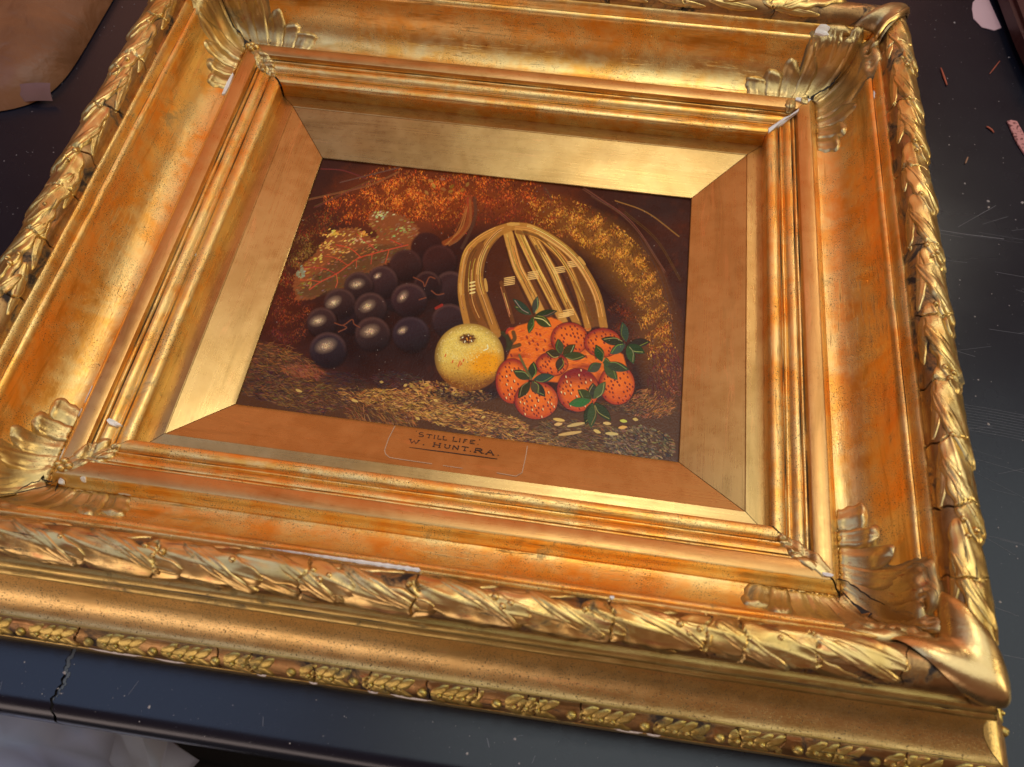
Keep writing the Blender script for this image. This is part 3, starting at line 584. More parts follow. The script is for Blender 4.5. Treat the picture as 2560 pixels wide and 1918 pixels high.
def rail(name, side, prof_, mats_i, parent, mats, gap=(.0002, .0002), cracks=False, rough_amp=.00018, seed=0):
    """One mitred length of moulding; columns follow the cracks so that they open as real grooves."""
    S = np.array([p[0] for p in prof_]); Z = np.array([p[1] for p in prof_]); n = len(S)
    seg = np.concatenate([[0], np.cumsum(np.hypot(np.diff(S), np.diff(Z)))])
    lim = LEN[side] + S
    full = LEN[side] + S.max()
    cols = list(np.linspace(-full, full, 150))
    if cracks:
        for tb in (CRACKS, SCRACKS):
            for uc in tb[side]: cols += [uc + d for d in (-.0022, -.0012, -.0007, -.00035, 0, .00035, .0007, .0012, .0022)]
    cols = np.array(sorted(cols)); nc = len(cols)
    U = np.repeat(cols[None, :], n, 0); S2 = np.repeat(S[:, None], nc, 1); Z2 = np.repeat(Z[:, None], nc, 1)
    crk = np.zeros((n, nc))
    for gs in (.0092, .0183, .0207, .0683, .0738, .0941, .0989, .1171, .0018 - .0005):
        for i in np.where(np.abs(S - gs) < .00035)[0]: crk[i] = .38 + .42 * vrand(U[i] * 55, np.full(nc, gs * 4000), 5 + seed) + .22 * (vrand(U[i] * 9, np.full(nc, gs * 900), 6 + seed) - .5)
    if cracks:
        ang = np.arctan2(S - TC_S, Z - TC_Z); mm2 = np.array(list(mats_i) + [0]) == 2; tor = mm2 & (S < .1)
        bng = np.arctan2(S - BC_S, Z - BC_Z); bas = mm2 & (S > .1)
        for uc in CRACKS[side]:
            near = np.abs(cols - uc) < .0023
            for i in np.where(tor)[0]: U[i, near] += wob(side, uc, ang[i])
        for uc in SCRACKS[side]:
            near = np.abs(cols - uc) < .0023
            for i in np.where(bas)[0]: U[i, near] += .5 * wob(side, uc, bng[i])
        for i in np.where(tor)[0]:
            c = crack_at(side, U[i], ang[i]); crk[i] = 0; d = c * .0022 - .0009 * (vrand(U[i] * 160, np.full(nc, ang[i] * 1.6), 3 + seed) - .5)
            S2[i] -= math.sin(ang[i]) * d; Z2[i] -= math.cos(ang[i]) * d; crk[i] = c
        for i in np.where(bas)[0]:
            c = crack_at(side, U[i], bng[i] * .5 if False else bng[i], SCRACKS, .00035); d = c * .0016 - .0006 * (vrand(U[i] * 260, np.full(nc, bng[i] * 3), 8 + seed) - .5)
            S2[i] -= math.sin(bng[i]) * d; Z2[i] -= math.cos(bng[i]) * d; crk[i] = c
    Z2 += rough_amp * (vrand(U * 45, S2 * 220, 21 + seed) - .5) * 2; S2 = S2 + rough_amp * .8 * (vrand(U * 38, S2 * 160, 31 + seed) - .5) * 2
    L0 = -(LEN[side] + S2) + gap[0]; L1 = (LEN[side] + S2) - gap[1]
    U = np.minimum(np.maximum(U, L0), L1)
    P = P3(side, U, S2, Z2)
    uvv = np.stack([U, np.repeat(seg[:, None], nc, 1)], -1)
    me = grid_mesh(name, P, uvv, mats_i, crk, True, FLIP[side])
    o = link(name, me, parent, mats)
    # sharp arrises
    me.update()
    try: me.set_sharp_from_angle(angle=math.radians(38))
    except Exception: pass
    return o
# ------------------------------------------------------------------ the framed painting
root = bpy.data.objects.new('framed_painting', None); scene.collection.objects.link(root)
tag(root, 'dark fruit still life in a wide cracked gilt frame lying on the black table', 'picture')
root.empty_display_size = .1
OUT, INN = {}, {}
for k, sd in enumerate(SIDES):
    g = {'B': (.0002, .0004), 'R': (.0004, .0003), 'T': (.0003, .0004), 'L': (.0003, .0003)}[sd]
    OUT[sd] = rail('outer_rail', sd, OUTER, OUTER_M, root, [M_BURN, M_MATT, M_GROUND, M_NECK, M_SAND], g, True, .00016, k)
    g = {'B': (.0001, .0009), 'R': (.0006, .0001), 'T': (.0012, .0002), 'L': (.0002, .0010)}[sd]
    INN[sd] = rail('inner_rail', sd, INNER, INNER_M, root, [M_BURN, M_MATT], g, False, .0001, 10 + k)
# backing below the mitres so that open joints look into dark wood
def box_mesh(name, x0, x1, y0, y1, z0, z1, mat, parent):
    me = bpy.data.meshes.new(name); bm = bmesh.new()
    bmesh.ops.create_cube(bm, size=1); 
    for v in bm.verts: v.co = Vector(((x0 + x1) / 2 + v.co.x * (x1 - x0), (y0 + y1) / 2 + v.co.y * (y1 - y0), OZ + (z0 + z1) / 2 + v.co.z * (z1 - z0)))
    bmesh.ops.bevel(bm, geom=bm.edges[:], offset=min(x1 - x0, y1 - y0, z1 - z0) * .08, segments=2, affect='EDGES')
    bm.to_mesh(me); bm.free(); return link(name, me, parent, [mat])
# slip: four mitred flat panels with a chamfered outer edge
RX = [(O_X0, O_X1, O_Y0, O_Y1, -.0252), (O_X0, O_X1, O_Y0, O_Y1, O_Z - .0003), (O_X0 - .0004, O_X1 + .0004, O_Y0 - .0004, O_Y1 + .0004, O_Z)]
for t in np.linspace(.1, 1, 10): RX.append(tuple((1 - t) * a + t * b for a, b in zip((O_X0 - .0004, O_X1 + .0004, O_Y0 - .0004, O_Y1 + .0004, O_Z), (-(HA - .0129), HA - .0129, -(HB - .0129), HB - .0129, -.0118))))
for d, z_ in ((.0127, -.0113), (.0123, -.0111), (.006, -.0113), (-.004, -.0113)): RX.append((-(HA - d), HA - d, -(HB - d), HB - d, z_))
RX = np.array(RX); SLIP = {}
for k, sd in enumerate(SIDES):
    n = len(RX); nc = 90; T = np.linspace(0, 1, nc)
    ends = [(RX[:, 0], RX[:, 1])] if sd in 'BT' else [(RX[:, 2], RX[:, 3])]
    a, b_ = ends[0]; U = a[:, None] + .0003 + (b_ - a - .0006)[:, None] * T[None, :]
    V = {'B': RX[:, 2], 'T': RX[:, 3], 'L': RX[:, 0], 'R': RX[:, 1]}[sd][:, None] + 0 * U
    Z = RX[:, 4][:, None] + .00012 * (vrand(U * 40, V * 60, 77 + k) - .5) * 2
    P = np.stack([U, V, Z], -1) if sd in 'BT' else np.stack([V, U, Z], -1)
    me = grid_mesh('slip_panel', P, np.stack([U, V], -1), None, None, True, {'B': True, 'R': True, 'T': False, 'L': False}[sd])
    SLIP[sd] = link('slip_panel', me, root, [M_SLIP])
    if sd == 'B': SLIP[sd]['label'] = 'lower slip panel carrying the inked title'
    try: me.set_sharp_from_angle(angle=math.radians(20))
    except Exception: pass
# picture panel
PX0, PX1, PY0, PY1, PZ = O_X0 - .003, O_X1 + .003, O_Y0 - .003, O_Y1 + .003, -.0236
IW, IH = 1320, 1030
img, bmp = paint_picture(IW, IH, PX0, PX1, PY0, PY1, PZ)
def to_image(name, arr, cs):
    im = bpy.data.images.new(name, IW, IH, alpha=False, float_buffer=False); im.colorspace_settings.name = cs
    a = np.ones((IH, IW, 4), np.float32); a[..., :3] = arr; im.pixels.foreach_set(a.ravel()); im.update(); im.pack(); return im
img = img * 1.42 * np.array([1.02, .98, .84], np.float32)
srgb = np.where(img < .0031308, img * 12.92, 1.055 * np.clip(img, 0, 1) ** (1 / 2.4) - .055)
im_c = to_image('still_life_paint', srgb, 'sRGB'); im_b = to_image('still_life_impasto', np.repeat(bmp[..., None], 3, 2), 'Non-Color')
mp, nt, b = new_mat('varnished_oil_paint'); g = N(nt); uvn = g.node('ShaderNodeUVMap', uv_map='UVMap').outputs[0]
ti = g.node('ShaderNodeTexImage'); ti.image = im_c; g.put(ti.inputs[0], uvn); tb = g.node('ShaderNodeTexImage'); tb.image = im_b; g.put(tb.inputs[0], uvn)
ob = g.node('ShaderNodeTexCoord').outputs['Object']
g.put(b.inputs['Base Color'], ti.outputs[0]); g.put(b.inputs['Roughness'], g.ramp(g.noise(ob, 60, 3), .3, .7, .22, .36)); b.inputs['Specular IOR Level'].default_value = .22
wv = g.math('ADD', tb.outputs[0], g.math('MULTIPLY', g.noise(ob, 1400, 2), .35)); g.put(b.inputs['Normal'], g.bump(wv, .0005, .35))
me = bpy.data.meshes.new('painting'); z = PZ + OZ
me.from_pydata([(PX0, PY0, z), (PX1, PY0, z), (PX1, PY1, z), (PX0, PY1, z), (PX0, PY0, z - .002), (PX1, PY0, z - .002), (PX1, PY1, z - .002), (PX0, PY1, z - .002)], [], [(0, 1, 2, 3), (7, 6, 5, 4), (0, 4, 5, 1), (1, 5, 6, 2), (2, 6, 7, 3), (3, 7, 4, 0)])
l = me.uv_layers.new(name='UVMap'); l.data.foreach_set('uv', np.array([0, 0, 1, 0, 1, 1, 0, 1] + [0] * 40, np.float32))
PAINT = link('painting', me, root, [mp])
PAINT['label'] = 'dark oil painting of black grapes, a vine leaf, a pear, strawberries and a tipped basket'
# ------------------------------------------------------------------ title lettering on the lower slip panel
slp0 = np.array([0, O_Y0, O_Z]); slp1 = np.array([0, -(HB - .0129), -.0118]); slw = (slp1 - slp0) / np.linalg.norm(slp1 - slp0)
def on_slip(u, v, h=.00012): p = slp0 + slw * v * 1.115; u = u + .022 * v; return (u, p[1], p[2] + h + OZ)
def ribbon(name, strokes, mat, parent, h=.00012, base=0.0):
    """strokes: list of (points, half widths) in slip coordinates (metres)."""
    V, F = [], []
    for pts, w in strokes:
        pts = np.array(pts, float); n = len(pts); d = np.gradient(pts, axis=0); d /= np.linalg.norm(d, axis=1)[:, None] + 1e-12
        nr = np.stack([-d[:, 1], d[:, 0]], 1); ws = np.full(n, w) if np.isscalar(w) else np.array(w)
        i0 = len(V)
        for k in range(n):
            for sgn in (-1, 1): V.append(on_slip(*(pts[k] + nr[k] * ws[k] * sgn), h=h + base))
        for k in range(n - 1): F.append((i0 + 2 * k, i0 + 2 * k + 1, i0 + 2 * k + 3, i0 + 2 * k + 2))
    me = bpy.data.meshes.new(name); me.from_pydata(V, [], F); return link(name, me, parent, [mat])
def A_(cx, cy, rx, ry, a0, a1, n=9): return [(cx + rx * math.cos(math.radians(a0 + (a1 - a0) * k / n)), cy + ry * math.sin(math.radians(a0 + (a1 - a0) * k / n))) for k in range(n + 1)]
GL = {  # letters drawn with a pen: unit box, y up
 'S': [A_(.5, .74, .38, .26, 40, 270) + A_(.5, .26, .42, .26, 90, -140)], 'T': [[(0, 1), (1, 1)], [(.5, 1), (.5, 0)], [(.3, 0), (.7, 0)], [(0, 1), (0, .84)], [(1, 1), (1, .84)]],
 'I': [[(.5, 1), (.5, 0)], [(.3, 1), (.7, 1)], [(.3, 0), (.7, 0)]], 'L': [[(.2, 1), (.2, 0), (1, 0)], [(0, 1), (.4, 1)], [(1, 0), (1, .2)]],
 'F': [[(.2, 0), (.2, 1), (1, 1)], [(.2, .52), (.75, .52)], [(0, 0), (.4, 0)]], 'E': [[(1, 0), (.2, 0), (.2, 1), (1, 1)], [(.2, .52), (.75, .52)]],
 'W': [[(.05, 1), (.28, 0), (.5, .8), (.72, 0), (.97, 1)], [(-.08, 1), (.2, 1)], [(.82, 1), (1.08, 1)]], 'H': [[(.15, 1), (.15, 0)], [(.85, 1), (.85, 0)], [(.15, .5), (.85, .5)], [(0, 1), (.3, 1)], [(.7, 1), (1, 1)], [(0, 0), (.3, 0)], [(.7, 0), (1, 0)]],
 'U': [[(.15, 1), (.15, .35)] + A_(.5, .33, .35, .33, 180, 360) + [(.85, 1)], [(0, 1), (.3, 1)], [(.7, 1), (1, 1)]], 'N': [[(.12, 0), (.12, 1), (.88, 0), (.88, 1)], [(0, 0), (.26, 0)], [(.74, 1), (1, 1)]],
 'R': [[(.15, 0), (.15, 1), (.55, 1)] + A_(.58, .76, .3, .24, 90, -90) + [(.15, .52)], [(.5, .52), (.95, 0)], [(0, 0), (.32, 0)], [(.8, 0), (1.05, 0)]], 'A': [[(.08, 0), (.5, 1), (.92, 0)], [(.26, .38), (.74, .38)], [(-.05, 0), (.22, 0)], [(.78, 0), (1.05, 0)]]}
def letter(ch, u0, u1, vt, vb, w=.00026):
    st = []
    for pl in GL[ch]:
        pts = []
        for a, b2 in zip(pl[:-1], pl[1:]):
            for t in np.linspace(0, 1, 4)[:-1]: pts.append((a[0] + (b2[0] - a[0]) * t, a[1] + (b2[1] - a[1]) * t))
        pts.append(pl[-1]); P = [((u0 + (u1 - u0) * x + random.gauss(0, .00003)), (vb + (vt - vb) * y + random.gauss(0, .00003))) for x, y in pts]
        st.append((P, [w * random.uniform(.85, 1.2) * (1.0 if abs(pl[0][1] - pl[-1][1]) > .2 else .8) for _ in P]))
    return ribbon('letter', st, M_INK, SLIP['B'])
e = .001
for ch, a, b2, vt, vb in [('S', -25.9, -21.8, 3.5, 6.9), ('T', -20.2, -16.6, 4.2, 6.9), ('I', -16.0, -13.6, 4.2, 6.9), ('L', -13.0, -10.2, 4.2, 6.9), ('L', -9.5, -6.4, 4.2, 6.9), ('L', -2.9, .6, 3.7, 6.9), ('I', 1.0, 3.4, 4.3, 6.9), ('F', 4.4, 7.2, 4.2, 6.9), ('E', 8.4, 12.4, 4.2, 6.9)]: letter(ch, a * e, b2 * e, vt * e, vb * e, .00027)
for ch, a, b2, vt, vb in [('W', -30.4, -24.0, 10.0, 13.2), ('H', -14.6, -9.2, 10.2, 13.3), ('U', -7.2, -2.8, 10.6, 13.2), ('N', -1.6, 2.8, 10.3, 13.3), ('T', 4.6, 8.8, 10.3, 13.3), ('R', 12.8, 18.6, 10.2, 13.4), ('A', 20.6, 26.2, 10.1, 13.6)]: letter(ch, a * e, b2 * e, vt * e, vb * e, .00037)
for u, v, r in [(-27.6, 2.9, .3), (15.0, 3.0, .32), (14.6, 7.0, .3), (-20.6, 13.0, .45), (10.6, 13.1, .34), (19.4, 13.3, .24), (29.0, 13.4, .34)]:
    ribbon('full_stop' if v > 5 else 'quotation_mark', [([((u - r) * e, v * e), ((u + r) * e, v * e)], r * e)], M_INK, SLIP['B'])
ribbon('underline', [([(x * e, (16.4 - .004 * x + .06 * math.sin(x * .3)) * e) for x in np.linspace(-29.3, 28.9, 40)], [(.16 + .22 * math.sin(math.pi * k / 39) ** .5) * e for k in range(40)])], M_INK, SLIP['B'])
ribbon('scribed_border', [([(-42.6 * e, 1.2 * e), (-44.3 * e, 12 * e), (-44.5 * e, 21.4 * e), (-43 * e, 24.2 * e), (-40 * e, 26.2 * e)] + [(x * e, (26.4 + .012 * (x + 40)) * e) for x in range(-36, -9, 3)], .0003), ([(-5 * e, 26.9 * e), (8 * e, 27.1 * e)], .00025), ([(30 * e, 27.0 * e), (42.5 * e, 27.6 * e), (46 * e, 24.4 * e), (46.9 * e, 12 * e), (47.0 * e, 3 * e)], .0003)], M_SCRIBE, SLIP['B'])
# ------------------------------------------------------------------ carved garland on the torus
def torus_patch(name, side, u0, th0, L, turn, W, h, parent, seed, nt_=34, nv=17, mat=M_ORN, C=(TC_S, TC_Z, TC_R), sgn=1, table=CRACKS, veins=5, curl=.35, sink=.0004):
    """A leaf lying on the round moulding: u along the rail, th across; base (u0, th0), length L, sideways travel turn (radians)."""
    r0 = C[2]; t = list(np.linspace(0, 1, nt_))
    for uc in table[side]:
        tt = (uc - u0) / (sgn * L)
        if -.05 < tt < 1.05: t += [tt + d / L for d in (-.0018, -.0009, -.0004, 0, .0004, .0009, .0018)]
    t = np.array(sorted(x for x in t if 0 <= x <= 1)); v = np.linspace(-1, 1, nv)
    T, V = np.meshgrid(t, v, indexing='ij'); rg = np.random.default_rng(seed)
    arcl = turn * r0; ln = math.hypot(L, arcl); du, da = L / ln, arcl / ln
    bend = rg.uniform(-.12, .12) * W * 2
    hw = W / 2 * (np.sin(np.pi * np.clip(T, 0, 1) ** .82) ** .62 + .05) * (1 + .10 * np.sin(T * veins * 6.28 + V * 2) * np.abs(V))
    off = V * hw + bend * np.sin(np.pi * T)
    uu = u0 + sgn * (T * L - off * da); th = th0 + (T * arcl + off * du) / r0
    edge = (1 - np.abs(V) ** 12)
    hh = h * edge * (.45 + .55 * T) * (.60 + .40 * np.abs(V) ** 4)
    hh += .30 * h * np.exp(-(V / .10) ** 2) * (1 - .5 * T)
    hh += .10 * h * (1 - np.abs(np.sin((T * veins * 1.1 - np.abs(V) * .75) * 3.1416)) ** .6) * (np.abs(V) > .1) * edge
    hh += .06 * h * (vrand(T * 5 + seed, V * 2.2, seed) - .5) * edge
    hh *= np.clip(np.sin(np.pi * np.clip(T, .0, 1)) * 6, 0, 1)
    ck = crack_at(side, uu, th, table)
    hh = hh - sink - ck * (.0024 + hh * .7)
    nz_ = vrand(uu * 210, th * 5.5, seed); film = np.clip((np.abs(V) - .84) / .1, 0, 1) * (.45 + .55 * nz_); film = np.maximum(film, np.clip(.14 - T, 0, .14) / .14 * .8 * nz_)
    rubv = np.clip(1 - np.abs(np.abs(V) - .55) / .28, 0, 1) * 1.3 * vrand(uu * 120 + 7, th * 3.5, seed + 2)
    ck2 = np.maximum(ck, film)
    rr = r0 + hh; S = C[0] + rr * np.sin(th); Z = C[1] + rr * np.cos(th)
    P = P3(side, uu, S, Z)
    me = grid_mesh(name, P, np.stack([uu, th * r0], -1), None, ck2, True, (FLIP[side]) ^ (sgn > 0) ^ True, rubv)
    return link(name, me, parent, [mat])
def torus_ball(name, side, u, th, r, parent, C=(TC_S, TC_Z, TC_R), mat=M_ORN, up=.35):
    s = C[0] + (C[2] + r * up) * math.sin(th); z = C[1] + (C[2] + r * up) * math.cos(th); c = P3(side, u, s, z)
    nu, nv = 12, 9; A = np.linspace(0, 2 * math.pi, nu); B = np.linspace(0, math.pi, nv); AA, BB = np.meshgrid(A, B)
    P = np.stack([c[0] + r * np.sin(BB) * np.cos(AA), c[1] + r * np.sin(BB) * np.sin(AA) * .95, c[2] + r * .9 * np.cos(BB)], -1)
    P += .06 * r * np.stack([np.sin(AA * 2 + u * 900), np.cos(AA * 3), np.sin(BB * 3)], -1) * np.sin(BB)[..., None]
    P[:, -1] = P[:, 0]
    me = grid_mesh(name, P, None, None, None, True, True); return link(name, me, parent, [mat])
DIR = {'B': 1, 'T': 1, 'R': -1, 'L': -1}     # the garland runs towards the lower right corner
rnd = random.Random(3)
for sd in SIDES:
    half = LEN[sd] + .078; pitch = .046; n = int(2 * half / pitch); sg = DIR[sd]; par = OUT[sd]
    for k in range(n + 1):
        u = -sg * half + sg * (k * pitch + rnd.uniform(-.003, .003)); e_ = 1 if k % 2 else 0
        J = lambda a: rnd.uniform(-a, a)
        if abs(u + sg * .064) > half + .004: continue
        torus_patch('leaf', sd, u, -.38 + J(.12) + .15 * e_, .070 + J(.004), .95 + J(.15), .0190 + J(.0015), .0044, par, k * 7 + ord(sd), sgn=sg)
        torus_patch('leaf', sd, u + sg * .010, .45 + J(.1), .038 + J(.004), 1.15 + J(.15), .0085, .0024, par, k * 7 + 1 + ord(sd), 22, 9, sgn=sg)
        torus_patch('leaf', sd, u + sg * .004, -.55 + J(.1), .044 + J(.004), -.55 + J(.1), .0072, .0020, par, k * 7 + 2 + ord(sd), 22, 9, sgn=sg)
        torus_patch('leaf', sd, u + sg * (.016 + J(.003)), -.75 + J(.1), .046 + J(.006), 1.75 + J(.2), .0080 + J(.001), .0056, par, k * 7 + 5 + ord(sd), 24, 9, sgn=sg, veins=3)
        if k % 3 == 1: torus_patch('leaf', sd, u + sg * (.030 + J(.003)), -.35 + J(.1), .034 + J(.006), 1.5 + J(.2), .0050, .0048, par, k * 7 + 6 + ord(sd), 22, 9, sgn=sg, veins=3)
        if e_: torus_patch('leaf', sd, u + sg * .020, .95 + J(.1), .026 + J(.003), .75, .0055, .0018, par, k * 7 + 3 + ord(sd), 16, 8, sgn=sg)
        for q in range(3 if e_ else 1):
            torus_ball('berry', sd, u + sg * (.003 + .0042 * q + J(.001)), -.10 + [.0, .38, .12][q] + J(.08), .0019 + J(.0003), par, up=1.0)
# small leaf-and-bead ornament round the base
BC = (BC_S, BC_Z, BC_R)
for sd in SIDES:
    half = LEN[sd] + .118; pitch = .0398
    marks = [-.2194, -.1796, -.1420, -.1059, -.0626, -.0274, .0109, .052, .0927, .1324, .1723, .2134, .2533, .288] if sd == 'B' else list(np.arange(-half + .02, half, pitch))
    if sd == 'B': marks = [-.298, -.258] + marks
    fine = sd == 'B'; parts = []
    for k, u in enumerate(marks):
        if abs(u) > half - .004: continue
        parts.append(torus_ball('bead', sd, u, 1.02, .0030, OUT[sd], BC, M_STRIP, up=-.05))
        for j, d in enumerate((.0075, .0140, .0205, .0270)):
            uu = u + d
            if uu > half - .009: continue
            parts.append(torus_patch('small_leaf', sd, uu - .003, 1.02, .0098, .42, .0058, .0017, OUT[sd], k * 9 + j, 9, 6, mat=M_STRIP, C=BC, table=SCRACKS, veins=2, sink=.0002))
            parts.append(torus_patch('small_leaf', sd, uu - .003, 1.02, .0098, -.50, .0058, .0017, OUT[sd], k * 9 + j + 4, 9, 6, mat=M_STRIP, C=BC, table=SCRACKS, veins=2, sink=.0002))
            if j in (0, 1, 2): parts.append(torus_ball('small_bead', sd, uu + .002, 1.02, .0016, OUT[sd], BC, M_STRIP, up=.3))
    if not fine:      # on the sides hardly or never seen the strip is one joined relief
        bm = bmesh.new()
        for o in parts:
            bm.from_mesh(o.data); me_ = o.data; bpy.data.objects.remove(o); bpy.data.meshes.remove(me_)
        me = bpy.data.meshes.new('bead_and_leaf_strip'); bm.to_mesh(me); bm.free(); o = link('bead_and_leaf_strip', me, OUT[sd], [M_STRIP]); o['kind'] = 'stuff'
# ------------------------------------------------------------------ corner ornament
CX = {'BR': (1, -1), 'TR': (1, 1), 'BL': (-1, -1), 'TL': (-1, 1)}
def corner_xy(c, a, b):
    """a = distance outward past the right/left datum, b = past the top/bottom datum."""
    sx, sy = CX[c]; return sx * (HA + a), sy * (HB + b)
def surf_patch(name, c, p0, p1, W, h, parent, seed, bend=0.0, nt_=26, nv=11, ribs=1, mat=M_ACAN, edge_p=6, tip=.5, taper=.82, base_w=.8, crumple=.12, lift_tip=0.0):
    """A lobe from p0 to p1 in corner coordinates (a, b), laid over the moulding's relief."""
    p0 = np.array(p0, float); p1 = np.array(p1, float); d = p1 - p0; L = np.linalg.norm(d); d /= L; nr = np.array([-d[1], d[0]])
    T, V = np.meshgrid(np.linspace(0, 1, nt_), np.linspace(-1, 1, nv), indexing='ij')
    prof_w = np.clip((1 - np.clip((T - taper) / (1 - taper), 0, 1) ** 2), 0, 1) ** tip * (base_w + (1 - base_w) * np.sin(np.clip(T / taper, 0, 1) * np.pi / 2))
    hw = W / 2 * prof_w * (1 + .07 * np.sin(T * 17 + seed) * np.abs(V))
    off = V * hw + bend * np.sin(np.pi * T * .5) ** 2
    A = p0[0] + d[0] * T * L + nr[0] * off; B = p0[1] + d[1] * T * L + nr[1] * off
    smin = 0.0 if name in ('corner_spray', 'leaf') else .0386
    s = np.clip(np.maximum(A, B), smin, .0733); z = z_of(s); es = .0012
    sl = (z_of(np.clip(s + es, 0, .0733)) - z_of(np.clip(s - es, 0, .0733))) / (2 * es); sl = np.clip(sl, -1.5, 2.2)
    E = 1 - np.abs(V) ** edge_p; end = np.clip((1 - T) * 9, 0, 1) ** .5
    hh = h * E * end * (.55 + .45 * T)
    hh = hh * (1 + .22 * np.cos(V * np.pi * (ribs * 2)) - .1 * (V ** 2)) + crumple * h * (vrand(T * 6 + seed, V * 2.5, seed) - .5) * E * end + lift_tip * np.clip((T - .7) / .3, 0, 1) ** 2 * E * end
    hh -= .0004 * (1 - E * end)
    nz = 1 / np.sqrt(1 + sl * sl); nsd = -sl * nz
    z = z + hh * nz; da = hh * nsd
    ax = A >= B; A2 = np.where(ax, A + da, A); B2 = np.where(ax, B, B + da)
    sx, sy = CX[c]; P = np.stack([sx * (HA + A2), sy * (HB + B2), z], -1)
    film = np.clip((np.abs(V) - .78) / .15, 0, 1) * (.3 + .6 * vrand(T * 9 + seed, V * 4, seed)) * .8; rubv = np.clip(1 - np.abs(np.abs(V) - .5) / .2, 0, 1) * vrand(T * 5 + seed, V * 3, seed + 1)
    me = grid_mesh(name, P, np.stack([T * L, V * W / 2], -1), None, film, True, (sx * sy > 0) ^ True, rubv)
    return link(name, me, parent, [mat])
K = .001
for ci, c in enumerate(CX):
    par = root
    fan = surf_patch('corner_leaf', c, (.031, .031), (.0635, .0635), .062, .0032, par, 5 + ci, ribs=3, nt_=40, nv=26, taper=.55, base_w=.75)
    fan['label'] = {'TL': 'carved leaf fan in the upper left corner of the cove', 'TR': 'carved leaf fan in the upper right corner of the cove', 'BL': 'carved leaf fan in the lower left corner of the cove', 'BR': 'worn reddish leaf fan in the lower right corner of the cove'}[c]
    spec = [(-11, 2, 16.5, 15), (0, 8, 20, 14), (10, 18, 23, 13.5), (19, 27, 25, 13), (27, 35, 27, 12.5), (33, 42, 33, 11)]
    for k, (al, dr, reach, w) in enumerate(spec):
        for m_ in (0, 1):
            a0 = .0365; b0 = (al + 3) * K; r = (reach + 1) * K
            ang = math.radians(dr + random.uniform(-3, 3)); q0 = (a0, b0); q1 = (a0 + r, b0 + r * math.tan(ang))
            if q1[1] > q1[0] + .002: q1 = (q1[0], q1[0] + .002)
            if m_: q0, q1 = q0[::-1], q1[::-1]
            surf_patch('lobe', c, q0, q1, w * K * random.uniform(1.12, 1.3), (.0026 + .0006 * (k % 2)) * random.uniform(.85, 1.15), fan, 11 * k + m_ * 3 + ci, bend=(.003 if m_ else -.003), ribs=2 if k in (1, 3) else 1, lift_tip=.0012)
    # berries and leaves over the inner mitre
    spr = surf_patch('corner_spray', c, (.0285, .0285), (.004, .004), .0105, .0017, root, 91 + ci, ribs=1, tip=.9, taper=.5) if c != 'TR' else surf_patch('corner_spray', c, (.012, .013), (.002, .0025), .006, .0012, root, 91)
    lst = {'TL': [((24, 24), (7, 14), 8), ((24, 24), (14, 6), 8)], 'BL': [((22, 22), (4, 12), 7), ((24, 20), (12, 2), 8), ((20, 24), (6, 4), 7)], 'BR': [((22, 26), (8, 14), 8), ((14, 14), (3, 6), 7)], 'TR': [((13, 22), (22, 15), 8.5), ((31, 27), (27, 31), 7)]}[c]
    if c == 'TR': lst = [((17, 29), (16, 19), 9), ((30, 29), (24, 30), 7)]
    for q0, q1, w in lst: surf_patch('leaf', c, (q0[0] * K, q0[1] * K), (q1[0] * K, q1[1] * K), w * K, .0024, spr, q0[0] + ci, ribs=1, tip=.8, taper=.55, nt_=18, nv=9)
    if c in ('TL', 'BL'):
        for a, b2 in ((25, 27), (28.5, 24.5), (29, 29), (31.5, 27)):
            x, y = corner_xy(c, a * K, b2 * K); zz = float(z_of(max(a, b2) * K)) + .0013
            nu, nv = 12, 8; AA, BB = np.meshgrid(np.linspace(0, 2 * math.pi, nu), np.linspace(0, math.pi * .7, nv)); r = .0026
            P = np.stack([x + r * np.sin(BB) * np.cos(AA), y + r * np.sin(BB) * np.sin(AA), zz + r * np.cos(BB)], -1); P[:, -1] = P[:, 0]
            link('berry', grid_mesh('berry', P, None, None, None, True, True), spr, [M_ORN])
# outer corner caps: a smooth sheet folded over the torus mitre
def cap(c, wfun, lift, seed, mat, th0=-1.9, th1=2.05, round_=.007):
    n_t, n_w = 44, 28; TH = np.linspace(th0, th1, n_t); Wt = np.linspace(-1, 1, n_w)
    P = np.zeros((n_t, n_w, 3)); sx, sy = CX[c]
    for i, th in enumerate(TH):
        f = (th - th0) / (th1 - th0); w = wfun(f)
        for j, v in enumerate(Wt):
            t = v * w; l = lift * (1 - abs(v) ** 5) * min(1, f * 14) * min(1, (1 - f) * 10) + .0006 * (float(vrand(f * 6, v * 2, seed)) - .5) * (1 - abs(v) ** 4)
            r = TC_R + .0012 + l; s = TC_S + r * math.sin(th); z = TC_Z + r * math.cos(th)
            if th > 1.95: z -= (th - 1.95) * .02; s += (th - 1.95) * .03
            h1 = (t + math.sqrt(t * t + round_ ** 2 * .25)) / 2; h2 = (-t + math.sqrt(t * t + round_ ** 2 * .25)) / 2
            P[i, j] = (sx * (HA + s - h1), sy * (HB + s - h2), z)
    me = grid_mesh('corner_cap', P, None, None, None, True, sx * sy > 0)
    return link('corner_cap', me, root, [mat])
M_CAP = gold('smooth_cap_gold', (.66, .44, .16), (.72, .50, .22), .30, speck=.06, streak=.05, bole=.35, grime=.05, pit=.0001, lump=.0006)
wf = lambda f: .018 + .014 * (1 - f) ** 3 + .006 * math.sin(f * math.pi) ** 2 - .010 * max(0, f - .75) * 4 * .55
o = cap('BR', wf, .0032, 3, M_CAP); o['label'] = 'smooth rounded cap over the lower right corner'
o = cap('BL', wf, .0030, 4, M_CAP); o = cap('TL', wf, .0030, 5, M_CAP)
